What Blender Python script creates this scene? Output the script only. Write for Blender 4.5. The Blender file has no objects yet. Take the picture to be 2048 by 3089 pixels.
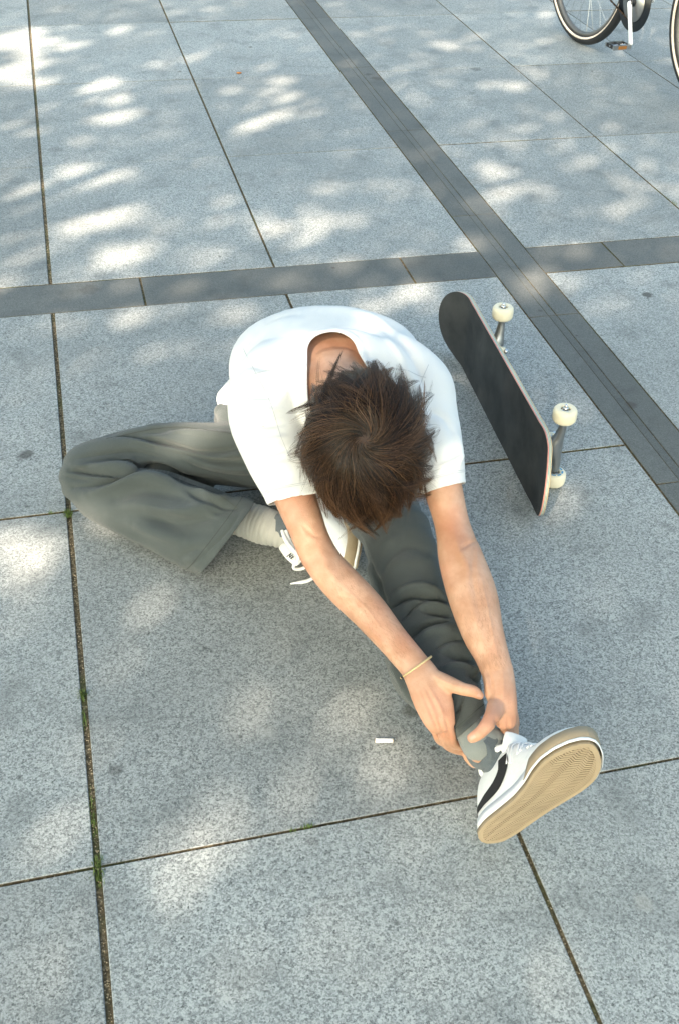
import bpy, bmesh, math, random
import numpy as np
from mathutils import Vector, Matrix, noise
from mathutils.bvhtree import BVHTree

R = math.radians
scene = bpy.context.scene
col = scene.collection
rng = np.random.default_rng(7)
random.seed(7)

# ------------------------------------------------------------------ camera
cam_d = bpy.data.cameras.new('camera')
cam = bpy.data.objects.new('camera', cam_d)
col.objects.link(cam)
cr, cu, cb = (0.9705, -0.2385, 0.0367), (0.1231, 0.6204, 0.7746), (-0.2075, -0.7472, 0.6314)
cam.matrix_world = Matrix(((cr[0], cu[0], cb[0], 0), (cr[1], cu[1], cb[1], 0), (cr[2], cu[2], cb[2], 1.45), (0, 0, 0, 1)))
cam_d.sensor_fit = 'VERTICAL'
cam_d.sensor_height = 36
cam_d.lens = 37.68
cam_d.clip_start = 0.02
cam_d.clip_end = 600
scene.camera = cam

# ------------------------------------------------------------------ light
SUN_EL, SUN_AZ = R(40), R(-142)          # azimuth clockwise from +Y: behind and left of the photographer
sun_dir = Vector((math.sin(SUN_AZ) * math.cos(SUN_EL), math.cos(SUN_AZ) * math.cos(SUN_EL), math.sin(SUN_EL)))
world = bpy.data.worlds.new('World')
scene.world = world
world.use_nodes = True
wn = world.node_tree
wn.nodes.clear()
sky = wn.nodes.new('ShaderNodeTexSky')
sky.sky_type = 'NISHITA'
sky.sun_disc = False
sky.sun_elevation = SUN_EL
sky.sun_rotation = SUN_AZ
sky.air_density = 1.0
sky.dust_density = 4.0
sky.ozone_density = 1.0
bg = wn.nodes.new('ShaderNodeBackground')
bg.inputs['Strength'].default_value = 0.15
wo = wn.nodes.new('ShaderNodeOutputWorld')
tint = wn.nodes.new('ShaderNodeMix')
tint.data_type = 'RGBA'; tint.blend_type = 'MULTIPLY'; tint.inputs[0].default_value = 1.0
tint.inputs[7].default_value = (.985, 1.04, .885, 1)
wn.links.new(sky.outputs[0], tint.inputs[6]); wn.links.new(tint.outputs[2], bg.inputs[0])
wn.links.new(bg.outputs[0], wo.inputs[0])
sun_d = bpy.data.lights.new('sun', 'SUN')
sun_d.energy = 5.0
sun_d.angle = R(0.53)
sun_d.color = (1.0, 0.84, 0.67)
sun = bpy.data.objects.new('sun', sun_d)
sun.rotation_euler = (-sun_dir).to_track_quat('-Z', 'Y').to_euler()
sun.location = sun_dir * 30
col.objects.link(sun)
scene.view_settings.view_transform = 'Standard'
scene.view_settings.look = 'None'
scene.view_settings.gamma = 1
scene.view_settings.use_curve_mapping = False
scene.view_settings.exposure = 1.86

# ------------------------------------------------------------------ helpers
def tag(o, label=None, cat=None, group=None, kind=None):
    if label: o['label'] = label
    if cat: o['category'] = cat
    if group: o['group'] = group
    if kind: o['kind'] = kind
    return o

def empty(name, loc=(0, 0, 0), mat=None):
    o = bpy.data.objects.new(name, None)
    o.empty_display_size = 0.1
    if mat is not None: o.matrix_world = mat
    else: o.location = loc
    col.objects.link(o)
    return o

def mesh_data(name, V, F, mat=None, smooth=True):
    me = bpy.data.meshes.new(name)
    me.from_pydata([tuple(map(float, v)) for v in V], [], [tuple(map(int, f)) for f in F])
    if smooth: me.shade_smooth()
    if mat: me.materials.append(mat)
    me.update()
    return me

def link(name, me, parent=None, world_space=True):
    o = bpy.data.objects.new(name, me)
    col.objects.link(o)
    if parent is not None:
        o.parent = parent
        if world_space:
            M = Matrix.Identity(4); p = parent; chain = []
            while p is not None: chain.append(p); p = p.parent
            for q in reversed(chain): M = M @ q.matrix_parent_inverse @ q.matrix_basis
            o.matrix_parent_inverse = M.inverted()
    return o

def obj(name, V, F, mat, parent=None, smooth=True, world_space=True):
    return link(name, mesh_data(name, V, F, mat, smooth), parent, world_space)

def nz(v):
    v = np.asarray(v, float)
    return v / (np.linalg.norm(v, axis=-1, keepdims=True) + 1e-12)

def catmull(S, n):
    S = np.asarray(S, float)
    Pn = np.vstack([2 * S[0] - S[1], S, 2 * S[-1] - S[-2]])
    out = []
    for i in range(len(S) - 1):
        a, b, c, d = Pn[i:i + 4]
        for k in range(n):
            t = k / n
            out.append(.5 * ((2 * b) + (-a + c) * t + (2 * a - 5 * b + 4 * c - d) * t * t + (-a + 3 * b - 3 * c + d) * t ** 3))
    out.append(S[-1])
    return np.array(out)

def tube(S, ref, seg=5, ring=20, p=2.0, round_ends=(True, True), cap=True):
    """Loft through stations (x,y,z,a,b): a = half width across, b = half thickness towards ref."""
    Q = catmull(S, seg) if len(S) > 2 or seg > 1 else np.asarray(S, float)
    Q[:, 3:] = np.maximum(Q[:, 3:], 1e-4)
    ref = np.asarray(ref, float)
    def endcap(q, q2):
        d = nz(q[:3] - q2[:3]); res = []
        for s in (.45, .8, .97):
            m = q.copy(); m[:3] += d * q[3:].min() * s; m[3:] *= math.sqrt(max(0.0, 1 - s * s)); res.append(m)
        return res
    L = [q for q in Q]
    if round_ends[0]: L = endcap(Q[0], Q[1])[::-1] + L
    if round_ends[1]: L = L + endcap(Q[-1], Q[-2])
    L = np.array(L)
    T = nz(np.gradient(L[:, :3], axis=0))
    U = nz(np.cross(T, ref)); W = np.cross(U, T)
    th = np.linspace(0, 2 * np.pi, ring, endpoint=False)
    c, s = np.cos(th), np.sin(th)
    c = np.sign(c) * np.abs(c) ** (2 / p); s = np.sign(s) * np.abs(s) ** (2 / p)
    V = (L[:, None, :3] + U[:, None] * (L[:, 3, None, None] * c[None, :, None]) + W[:, None] * (L[:, 4, None, None] * s[None, :, None])).reshape(-1, 3)
    F = []
    for i in range(len(L) - 1):
        for k in range(ring):
            k2 = (k + 1) % ring
            F.append((i * ring + k, i * ring + k2, (i + 1) * ring + k2, (i + 1) * ring + k))
    if cap:
        F.append(tuple(range(ring))[::-1]); F.append(tuple((len(L) - 1) * ring + k for k in range(ring)))
    return V, F

def pipe(P, r, ring=8, seg=4, ref=(0.13, 0.21, 0.97)):
    """round tube through points with radius r (number or list)"""
    rr = r if hasattr(r, '__len__') else [r] * len(P)
    flat = np.linalg.norm(np.array(P[-1], float) - np.array(P[0], float)) < 2.5 * max(rr)
    if flat and len(P) == 2: ref = (.98, .11, .17)
    return tube([(*p, a, a) for p, a in zip(P, rr)], ref, seg=seg, ring=ring, round_ends=(not flat, not flat))

def ellipsoid(c, axes, rad, n=24, m=16):
    c = np.array(c); X, Y, Z = [np.array(a) for a in axes]
    V, F = [], []
    for i in range(m + 1):
        ph = math.pi * i / m
        for k in range(n):
            t = 2 * math.pi * k / n
            V.append(c + X * rad[0] * math.sin(ph) * math.cos(t) + Y * rad[1] * math.sin(ph) * math.sin(t) + Z * rad[2] * math.cos(ph))
    for i in range(m):
        for k in range(n):
            k2 = (k + 1) % n
            F.append((i * n + k, (i + 1) * n + k, (i + 1) * n + k2, i * n + k2))
    return np.array(V), F

def merge(parts):
    V, F, o = [], [], 0
    for v, f in parts:
        v = np.asarray(v, float); V.append(v); F += [tuple(i + o for i in q) for q in f]; o += len(v)
    return np.vstack(V), F

def mesh_arrays(me):
    n = len(me.vertices)
    V = np.empty(n * 3, np.float32); me.vertices.foreach_get('co', V)
    return V.reshape(-1, 3).astype(float)

def evaluated(ob):
    dg = bpy.context.evaluated_depsgraph_get()
    return bpy.data.meshes.new_from_object(ob.evaluated_get(dg), depsgraph=dg)

def remesh(V, F, voxel, smooth=6, factor=.5):
    me = mesh_data('tmp', V, F)
    bm = bmesh.new(); bm.from_mesh(me)
    bmesh.ops.recalc_face_normals(bm, faces=bm.faces); bm.to_mesh(me); bm.free()
    o = bpy.data.objects.new('tmp', me); col.objects.link(o)
    m = o.modifiers.new('r', 'REMESH'); m.mode = 'VOXEL'; m.voxel_size = voxel; m.use_smooth_shade = True
    if smooth:
        s = o.modifiers.new('s', 'SMOOTH'); s.iterations = smooth; s.factor = factor
    out = evaluated(o)
    bpy.data.objects.remove(o)
    return out

def set_co(me, V):
    me.vertices.foreach_set('co', np.asarray(V, np.float32).ravel()); me.update()

def normals(me):
    n = len(me.vertices); N = np.empty(n * 3, np.float32)
    me.vertex_normals.foreach_get('vector', N)
    return N.reshape(-1, 3).astype(float)

def seg_dist(V, poly, ref=None):
    """distance to a polyline (measured across ref if given) and position 0..1 along it"""
    X = V.copy(); Pl = np.asarray(poly, float)
    if ref is not None:
        r = nz(ref); X = X - (X @ r)[:, None] * r; Pl = Pl - (Pl @ r)[:, None] * r
    Ls = np.linalg.norm(np.diff(Pl, axis=0), axis=1); tot = Ls.sum()
    best = np.full(len(V), 1e9); tt = np.zeros(len(V)); acc = 0
    for i in range(len(Pl) - 1):
        a, b = Pl[i], Pl[i + 1]; d = b - a
        t = np.clip(((X - a) @ d) / (d @ d), 0, 1)
        dist = np.linalg.norm(X - a - t[:, None] * d, axis=1)
        m = dist < best; best[m] = dist[m]; tt[m] = (acc + t[m] * Ls[i]) / tot; acc += Ls[i]
    return best, tt

def add_folds(me, folds, ref, facing=-.15, gain=1.0):
    """folds: (polyline, width, height): cloth ridges (height>0) or creases (<0), tapering at their ends"""
    V = mesh_arrays(me); N = normals(me); D = np.zeros(len(V)); r = nz(ref)
    for poly, w, h in folds:
        Pl = catmull(poly, 5) if len(poly) > 2 else np.array(poly, float)
        d, t = seg_dist(V, Pl, ref)
        D += gain * h * np.exp(-(d / w) ** 2) * np.sin(np.pi * np.clip(t, .03, .97)) ** .6 * ((N @ r) > facing)
    set_co(me, V + N * D[:, None])

def noise_disp(me, amp, scale, axis=None, stretch=4.0, seed=0.0, mask=None, ridged=False):
    """cloth wrinkles: noise displaced along normals, drawn out along axis"""
    V = mesh_arrays(me); N = normals(me); X = V * scale
    if axis is not None:
        a = nz(axis); c = X @ a; X = X - c[:, None] * a * (1 - 1 / stretch)
    out = np.zeros(len(V))
    idx = range(len(V)) if mask is None else np.nonzero(mask > .01)[0]
    for i in idx:
        q = X[i]
        v = noise.noise((q[0] + seed, q[1] - seed, q[2] + 2 * seed))
        out[i] = (1 - 2 * abs(v) * 1.4) if ridged else v
    if mask is not None: out *= mask
    set_co(me, V + N * (out * amp)[:, None])

def cut_plane(me, co, no, centre, radius):
    """remove the part of the mesh beyond a plane (only near centre): a clean open hem"""
    bm = bmesh.new(); bm.from_mesh(me)
    c = Vector(centre)
    g = [f for f in bm.faces if (f.calc_center_median() - c).length < radius]
    es = set(e for f in g for e in f.edges); vs = set(v for f in g for v in f.verts)
    bmesh.ops.bisect_plane(bm, geom=list(vs) + list(es) + g, plane_co=co, plane_no=no, clear_outer=True, dist=1e-6)
    bm.to_mesh(me); bm.free(); me.update()

def keep_largest(me):
    bm = bmesh.new(); bm.from_mesh(me)
    seen = set(); best = []
    for v in bm.verts:
        if v in seen: continue
        st = [v]; seen.add(v); comp = []
        while st:
            q = st.pop(); comp.append(q)
            for e in q.link_edges:
                o = e.other_vert(q)
                if o not in seen: seen.add(o); st.append(o)
        if len(comp) > len(best): best = comp
    bs = set(best)
    bmesh.ops.delete(bm, geom=[v for v in bm.verts if v not in bs], context='VERTS')
    bm.to_mesh(me); bm.free(); me.update()

def smooth_boundary(me, it=12):
    bm = bmesh.new(); bm.from_mesh(me)
    bv = [v for v in bm.verts if v.is_boundary]
    for _ in range(it):
        new = {}
        for v in bv:
            nb = [e.other_vert(v) for e in v.link_edges if e.is_boundary]
            if len(nb) == 2: new[v] = v.co * .4 + (nb[0].co + nb[1].co) * .3
        for v, c in new.items(): v.co = c
    bm.to_mesh(me); bm.free(); me.update()

def solidify(me, t, offset=-1):
    o = bpy.data.objects.new('tmp', me); col.objects.link(o)
    m = o.modifiers.new('s', 'SOLIDIFY'); m.thickness = t; m.offset = offset
    out = evaluated(o); bpy.data.objects.remove(o); out.shade_smooth()
    return out

def stitch(name, me, co, no, centre, radius, mat, parent, r=.0006):
    """a sewn line where a plane crosses the cloth"""
    bm = bmesh.new(); bm.from_mesh(me); c = Vector(centre)
    g = [f for f in bm.faces if (f.calc_center_median() - c).length < radius]
    es = set(e for f in g for e in f.edges); vs = set(v for f in g for v in f.verts)
    res = bmesh.ops.bisect_plane(bm, geom=list(vs) + list(es) + g, plane_co=co, plane_no=no, dist=1e-6)
    bm.normal_update(); V, F = [], []
    for e in res['geom_cut']:
        if not isinstance(e, bmesh.types.BMEdge): continue
        a, b = e.verts; d = (b.co - a.co)
        if d.length < 1e-6: continue
        d.normalize(); n = ((a.normal + b.normal) / 2).normalized(); s_ = d.cross(n)
        i = len(V)
        for p in (a.co - d * .0002, b.co + d * .0002):
            V += [p + n * .0007 - s_ * r, p + n * .0012, p + n * .0007 + s_ * r]
        F += [(i, i + 1, i + 4, i + 3), (i + 1, i + 2, i + 5, i + 4)]
    bm.free()
    if V: obj(name, V, F, mat, parent)

def seam(name, me, pts, ref, mat, parent, r=.0009):
    bv = BVHTree.FromPolygons([v.co for v in me.vertices], [p.vertices for p in me.polygons]); ref = Vector(ref)
    out = []
    for p in catmull(pts, 8):
        h = bv.ray_cast(Vector(p) + ref * .15, -ref, .3)
        if h[0] is not None: out.append(h[0] + h[1] * .0004)
    if len(out) > 2: V, F = pipe(out, r, 6, 1); obj(name, V, F, mat, parent)

def box(c, s, M=None):
    c = np.array(c, float); s = np.array(s, float) / 2
    V = np.array([[x, y, z] for x in (-1, 1) for y in (-1, 1) for z in (-1, 1)]) * s + c
    F = [(0, 1, 3, 2), (4, 6, 7, 5), (0, 4, 5, 1), (2, 3, 7, 6), (0, 2, 6, 4), (1, 5, 7, 3)]
    if M is not None: V = np.array([list(M @ Vector(v)) for v in V])
    return V, F

def frame(o, x, y, z):
    return Matrix(((x[0], y[0], z[0], o[0]), (x[1], y[1], z[1], o[1]), (x[2], y[2], z[2], o[2]), (0, 0, 0, 1)))

# ------------------------------------------------------------------ materials
class NT:
    def __init__(s, name):
        s.m = bpy.data.materials.new(name); s.m.use_nodes = True; s.t = s.m.node_tree
        s.b = s.t.nodes['Principled BSDF']; s.out = s.t.nodes['Material Output']
    def n(s, t, **k):
        q = s.t.nodes.new(t)
        for a, v in k.items():
            if a.startswith('i_'): q.inputs[a[2:].replace('_', ' ')].default_value = v
            else: setattr(q, a, v)
        return q
    def l(s, a, b): s.t.links.new(a, b)
    def coord(s, kind='Object'):
        return s.n('ShaderNodeTexCoord').outputs[kind]
    def pos(s): return s.n('ShaderNodeNewGeometry').outputs['Position']
    def noise(s, src, scale, detail=2.0, rough=.5, out='Fac', dist=0.0):
        q = s.n('ShaderNodeTexNoise'); q.inputs['Scale'].default_value = scale; q.inputs['Detail'].default_value = detail
        q.inputs['Roughness'].default_value = rough; q.inputs['Distortion'].default_value = dist
        s.l(src, q.inputs['Vector']); return q.outputs[out]
    def ramp(s, fac, stops, interp='LINEAR'):
        q = s.n('ShaderNodeValToRGB'); e = q.color_ramp; e.interpolation = interp
        while len(e.elements) < len(stops): e.elements.new(.5)
        for el, (p, c) in zip(e.elements, stops):
            el.position = p; el.color = (*c, 1) if hasattr(c, '__len__') else (c, c, c, 1)
        s.l(fac, q.inputs['Fac']); return q.outputs['Color']
    def math(s, op, a, b=None, clamp=False):
        q = s.n('ShaderNodeMath', operation=op, use_clamp=clamp)
        for i, v in enumerate((a, b)):
            if v is None: continue
            if isinstance(v, (int, float)): q.inputs[i].default_value = v
            else: s.l(v, q.inputs[i])
        return q.outputs[0]
    def mix(s, fac, a, b, mode='MIX'):
        q = s.n('ShaderNodeMix', data_type='RGBA', blend_type=mode)
        for sock, v in ((q.inputs[0], fac), (q.inputs[6], a), (q.inputs[7], b)):
            if isinstance(v, (int, float)): sock.default_value = v
            elif hasattr(v, '__len__'): sock.default_value = (*v, 1)
            else: s.l(v, sock)
        return q.outputs[2]
    def bump(s, h, dist=.001, strength=1.0):
        q = s.n('ShaderNodeBump'); q.inputs['Distance'].default_value = dist; q.inputs['Strength'].default_value = strength
        s.l(h, q.inputs['Height']); s.l(q.outputs[0], s.b.inputs['Normal']); return q
    def set(s, **k):
        for a, v in k.items():
            sock = s.b.inputs[a.replace('_', ' ')]
            if isinstance(v, (int, float)): sock.default_value = v
            elif isinstance(v, tuple): sock.default_value = (*v, 1) if len(v) == 3 else v
            else: s.l(v, sock)
        return s

def plain(name, c, rough=.5, metal=0.0, var=.08, vscale=30, bump=0.0, bscale=300, spec=.5):
    t = NT(name); o = t.coord()
    n = t.noise(o, vscale, 3)
    t.set(Base_Color=t.mix(n, tuple(v * (1 - var) for v in c), tuple(min(1, v * (1 + var)) for v in c)), Roughness=rough, Metallic=metal)
    t.b.inputs['Specular IOR Level'].default_value = spec
    if bump: t.bump(t.noise(o, bscale, 3), bump)
    return t.m

def granite(name, dark, mid, light, grain=1.0, stains=()):
    t = NT(name); p = t.pos()
    n1 = t.noise(p, 420 * grain, 2.5, .65)
    n2 = t.noise(p, 90 * grain, 2, .5)
    cells = []
    for sc_ in (300, 520):
        v = t.n('ShaderNodeTexVoronoi', feature='F1'); v.inputs['Scale'].default_value = sc_ * grain; t.l(p, v.inputs['Vector'])
        q = t.n('ShaderNodeSeparateColor'); t.l(v.outputs['Color'], q.inputs[0]); cells.append(q)
    cell = cells[0]
    f = t.math('ADD', t.math('MULTIPLY', cells[0].outputs[0], .42), t.math('MULTIPLY', cells[1].outputs[0], .30))
    f = t.math('ADD', f, t.math('ADD', t.math('MULTIPLY', n2, .14), t.math('MULTIPLY', n1, .14)))
    c = t.ramp(f, [(.13, dark), (.24, tuple(a * .45 + b * .55 for a, b in zip(dark, mid))), (.40, mid), (.62, light), (.82, tuple(min(1, x * 1.2) for x in light))])
    # large soft weathering and per-slab tone
    big = t.noise(p, 1.7, 4, .6)
    c = t.mix(t.ramp(big, [(.3, .45), (.7, 0.0)]), c, tuple(m * .72 for m in mid))
    blot = t.noise(p, 7.5, 5, .6)
    c = t.mix(t.ramp(blot, [(.54, 0.0), (.76, .65)]), c, tuple(m * .55 for m in mid))
    rnd = t.n('ShaderNodeObjectInfo').outputs['Random']
    hsv = t.n('ShaderNodeHueSaturation'); t.l(c, hsv.inputs['Color'])
    mr = t.n('ShaderNodeMapRange'); mr.inputs[3].default_value = .86; mr.inputs[4].default_value = 1.10; t.l(rnd, mr.inputs[0]); t.l(mr.outputs[0], hsv.inputs['Value'])
    c = hsv.outputs[0]
    # small dark spots scattered, and the larger stains where they lie
    sp = t.n('ShaderNodeTexVoronoi', feature='F1'); sp.inputs['Scale'].default_value = 8.0; t.l(p, sp.inputs['Vector'])
    c = t.mix(t.ramp(sp.outputs['Distance'], [(.018, .7), (.05, 0.0)]), c, tuple(m * .25 for m in mid))
    warp = t.n('ShaderNodeTexNoise'); warp.inputs['Scale'].default_value = 40; warp.inputs['Detail'].default_value = 4; t.l(p, warp.inputs['Vector'])
    for (x, y, r, k, tint) in stains:
        d = t.n('ShaderNodeVectorMath', operation='DISTANCE'); t.l(p, d.inputs[0]); d.inputs[1].default_value = (x, y, 0)
        w = t.math('ADD', d.outputs['Value'], t.math('MULTIPLY', t.math('SUBTRACT', warp.outputs['Fac'], .5), r * 1.6))
        c = t.mix(t.ramp(t.math('DIVIDE', w, r), [(.55, k), (1.0, 0.0)]), c, tint)
    t.set(Base_Color=c, Roughness=.72)
    t.b.inputs['Specular IOR Level'].default_value = .35
    t.bump(t.math('ADD', n1, t.math('MULTIPLY', cell.outputs[0], .4)), .0006, .6)
    return t.m

def gs(g, k, tint=(.06, .055, .05)): return (g[0], g[1], g[2], k, tint)
stains = [gs((-0.168, 2.049, 0.022), .75), gs((1.599, 2.516, 0.020), .8), gs((0.469, 1.158, 0.022), .7, (.09, .085, .07)),
          gs((0.699, 0.359, 0.030), .5), gs((0.520, 0.413, 0.040), .45, (.12, .11, .10)), gs((0.241, 0.936, 0.012), .3),
          gs((0.481, 1.070, 0.006), .9), gs((0.217, 1.161, 0.018), .28, (.42, .42, .39)), gs((0.701, 0.726, 0.018), .3, (.42, .40, .36)),
          gs((1.803, 4.599, 0.030), .45), gs((1.680, 4.295, 0.020), .35), gs((0.631, 2.792, 0.012), .8), gs((-0.031, 3.902, 0.030), .3),
          gs((0.517, 4.724, 0.012), .6), gs((0.880, 5.038, 0.012), .8), gs((1.079, 2.333, 0.014), .5), gs((-0.042, 1.136, 0.014), .5)]
M_gran = granite('granite', (.028, .030, .030), (.225, .240, .237), (.395, .41, .40), 1.08, stains)
band_st = [gs((1.332, 4.531, 0.030), .8), gs((1.309, 4.587, 0.018), .7), gs((1.287, 1.985, 0.018), .8), gs((1.246, 2.481, 0.010), .7), gs((0.019, 2.821, 0.035), .45), gs((0.733, 2.836, 0.010), .8)]
M_band = granite('dark_granite', (.062, .065, .062), (.104, .109, .104), (.145, .149, .143), 1.6, band_st)

def dirt_mat():
    t = NT('joint_dirt'); p = t.pos()
    n = t.noise(p, 160, 4, .7); m = t.noise(p, 7, 3, .6)
    c = t.ramp(n, [(.35, (.05, .038, .022)), (.55, (.13, .10, .055)), (.7, (.30, .25, .17))])
    g = t.ramp(n, [(.3, (.04, .045, .015)), (.6, (.10, .105, .04)), (.75, (.2, .19, .09))])
    t.set(Base_Color=t.mix(t.ramp(m, [(.50, 0.0), (.62, .8)]), c, g), Roughness=.95)
    t.bump(n, .003)
    return t.m
M_dirt = dirt_mat()

def skin_mat():
    t = NT('skin'); o = t.pos()
    n = t.noise(o, 26, 4, .6); f = t.noise(o, 420, 3, .7); m = t.noise(o, 9, 2, .5)
    c = t.mix(t.ramp(n, [(.35, 0.0), (.65, 1.0)]), (.46, .245, .150), (.58, .345, .235))
    c = t.mix(t.ramp(m, [(.5, 0.0), (.72, .45)]), c, (.50, .19, .12))
    sp = t.n('ShaderNodeTexVoronoi'); sp.inputs['Scale'].default_value = 38; t.l(o, sp.inputs['Vector'])
    c = t.mix(t.ramp(sp.outputs['Distance'], [(.018, .45), (.035, 0.0)]), c, (.30, .13, .07))
    t.set(Base_Color=c, Roughness=.46)
    t.b.inputs['Specular IOR Level'].default_value = .45
    t.b.inputs['Subsurface Weight'].default_value = .12
    t.b.inputs['Subsurface Radius'].default_value = (.012, .005, .003)
    t.b.inputs['Subsurface Scale'].default_value = 1.0
    w = t.n('ShaderNodeTexVoronoi'); w.inputs['Scale'].default_value = 600; t.l(o, w.inputs['Vector'])
    t.bump(t.math('ADD', f, t.math('MULTIPLY', w.outputs['Distance'], .6)), .0006, .7)
    return t.m
M_skin = skin_mat()

def cloth(name, c, c2, scale=900, bump=.0006, rough=.85, sheen=.2):
    t = NT(name); o = t.pos()
    a = t.n('ShaderNodeTexWave', bands_direction='X'); a.inputs['Scale'].default_value = scale; t.l(o, a.inputs['Vector'])
    b = t.n('ShaderNodeTexWave', bands_direction='Y'); b.inputs['Scale'].default_value = scale; t.l(o, b.inputs['Vector'])
    n = t.noise(o, 500, 2); big = t.noise(o, 9, 3)
    t.set(Base_Color=t.mix(t.math('ADD', t.math('MULTIPLY', n, .6), t.math('MULTIPLY', big, .4)), c, c2), Roughness=rough)
    t.b.inputs['Sheen Weight'].default_value = sheen
    t.b.inputs['Specular IOR Level'].default_value = .25
    t.bump(t.math('ADD', t.math('ADD', a.outputs['Fac'], b.outputs['Fac']), n), bump, .5)
    return t.m
M_shirt = cloth('white_cotton', (.75, .75, .745), (.82, .82, .81), bump=.0003, sheen=.05)
M_pants = cloth('grey_green_twill', (.040, .050, .050), (.092, .107, .105), rough=.75)
M_sock = cloth('grey_sock_wool', (.20, .22, .215), (.29, .31, .30), scale=500, bump=.001)
M_sock2 = cloth('light_sock_wool', (.38, .385, .36), (.48, .48, .45), scale=500, bump=.001)
M_thread = plain('grey_thread', (.045, .052, .05), .8)
M_wthread = plain('white_thread', (.52, .53, .55), .8)
M_sockd = cloth('dark_sock_wool', (.05, .065, .08), (.17, .2, .22), scale=400, bump=.0015)
M_upper = plain('white_leather', (.78, .78, .77), .45, var=.05, vscale=60, bump=.0006, bscale=140)
M_black = plain('black_suede', (.012, .012, .013), .8, bump=.0004)
M_gum = plain('tan_gum_rubber', (.33, .255, .165), .6, var=.12, vscale=40, bump=.0004)
M_gumd = plain('dark_gum_outsole', (.24, .18, .11), .75, var=.2, vscale=60)  # darker than the tread bars, shows in the grooves between them
M_lace = plain('white_lace', (.8, .8, .8), .8, bump=.0004, bscale=900)
M_hemp = plain('braided_straw_cord', (.62, .47, .24), .6, var=.2, vscale=300)
M_metal = plain('cast_aluminium', (.42, .42, .42), .35, 1.0, var=.15, vscale=60, bump=.0003)
M_rim = plain('dull_grey_rim', (.16, .15, .14), .45, .6)
M_steel = plain('polished_steel', (.65, .65, .66), .2, 1.0)
M_wheel = plain('cream_urethane', (.78, .70, .52), .5, var=.06)
M_tyre = plain('black_rubber', (.012, .012, .013), .6, bump=.0005)
M_bframe = plain('black_frame_paint', (.008, .012, .018), .3)
M_white = plain('white_paint', (.75, .76, .77), .3)
M_reflex = plain('reflective_white_stripe', (.85, .70, .58), .35)
M_orange = plain('amber_reflector', (.28, .12, .03), .3)
M_rust = plain('oily_chain_steel', (.06, .035, .02), .45, .8)
M_paper = plain('white_paper', (.8, .79, .77), .8)
M_ash = plain('charred_paper', (.16, .08, .04), .95)
M_bark = plain('grey_bark', (.10, .08, .06), .9, var=.35, vscale=12, bump=.01, bscale=25)
M_ink = plain('black_ink', (.01, .01, .01), .6)

def leaf_mat():
    t = NT('green_leaf'); p = t.pos()
    t.set(Base_Color=t.mix(t.noise(p, 3, 3), (.035, .07, .012), (.09, .14, .03)), Roughness=.5)
    return t.m
M_leaf = leaf_mat()
M_blade = plain('grass_green', (.09, .14, .03), .7, var=.4, vscale=60)

def grip_mat():
    t = NT('grip_tape'); o = t.coord()
    n = t.noise(o, 900, 2, .8); w = t.noise(o, 9, 4, .6)
    c = t.mix(t.ramp(w, [(.35, 0.0), (.7, .9)]), (.016, .017, .018), (.062, .062, .058))
    c = t.mix(t.ramp(n, [(.70, 0.0), (.76, 1.0)]), c, (.35, .33, .30))
    t.set(Base_Color=c, Roughness=.8); t.bump(n, .0012)
    return t.m
M_grip = grip_mat()

def ply_mat():
    t = NT('maple_plies'); sp = t.n('ShaderNodeUVMap'); sx = t.n('ShaderNodeSeparateXYZ'); t.l(sp.outputs[0], sx.inputs[0])
    c = t.ramp(sx.outputs['Y'], [(0, (.55, .40, .22)), (.2, (.10, .32, .36)), (.34, (.66, .52, .32)), (.5, (.08, .30, .36)), (.64, (.66, .50, .32)), (.78, (.60, .10, .14)), (.92, (.62, .36, .26))], 'CONSTANT')
    t.set(Base_Color=c, Roughness=.5)
    return t.m
M_ply = ply_mat()
M_wood = plain('lacquered_maple', (.30, .23, .15), .4, var=.2, vscale=8)

def hair_mat():
    t = NT('brown_hair'); a = t.n('ShaderNodeAttribute', attribute_name='along')
    s = t.n('ShaderNodeSeparateXYZ'); t.l(a.outputs['Vector'], s.inputs[0])
    c = t.ramp(s.outputs['X'], [(0, (.006, .0033, .002)), (.4, (.014, .0072, .0038)), (1, (.062, .030, .013))])
    c = t.mix(s.outputs['Y'], c, (.17, .088, .042))
    hv = t.n('ShaderNodeHueSaturation'); t.l(c, hv.inputs['Color']); t.l(t.math('ADD', t.math('MULTIPLY', s.outputs['Z'], 1.25), .28), hv.inputs['Value']); c = hv.outputs[0]
    t.set(Base_Color=c, Roughness=.23)
    t.b.inputs['Specular IOR Level'].default_value = .55
    return t.m
M_hair = hair_mat()
M_hairshade = plain('hair_shade_cap', (.035, .018, .012), .8)  # cap below the strands, painted dark as the shade between hairs
M_armhair = plain('fine_body_hair', (.30, .16, .08), .5)

# ------------------------------------------------------------------ ground and paving
def ground():
    V, F = box((0, 0, -.06), (400, 400, .10)); V[:, 2] = np.where(V[:, 2] > -.05, -.0045, -.11)
    tag(obj('ground', V, F, M_dirt, smooth=False), 'brown sandy bedding under the paving', kind='structure')
ground()
pavement = empty('pavement'); tag(pavement, 'grey granite plaza paving with dark granite bands', kind='structure')

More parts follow.
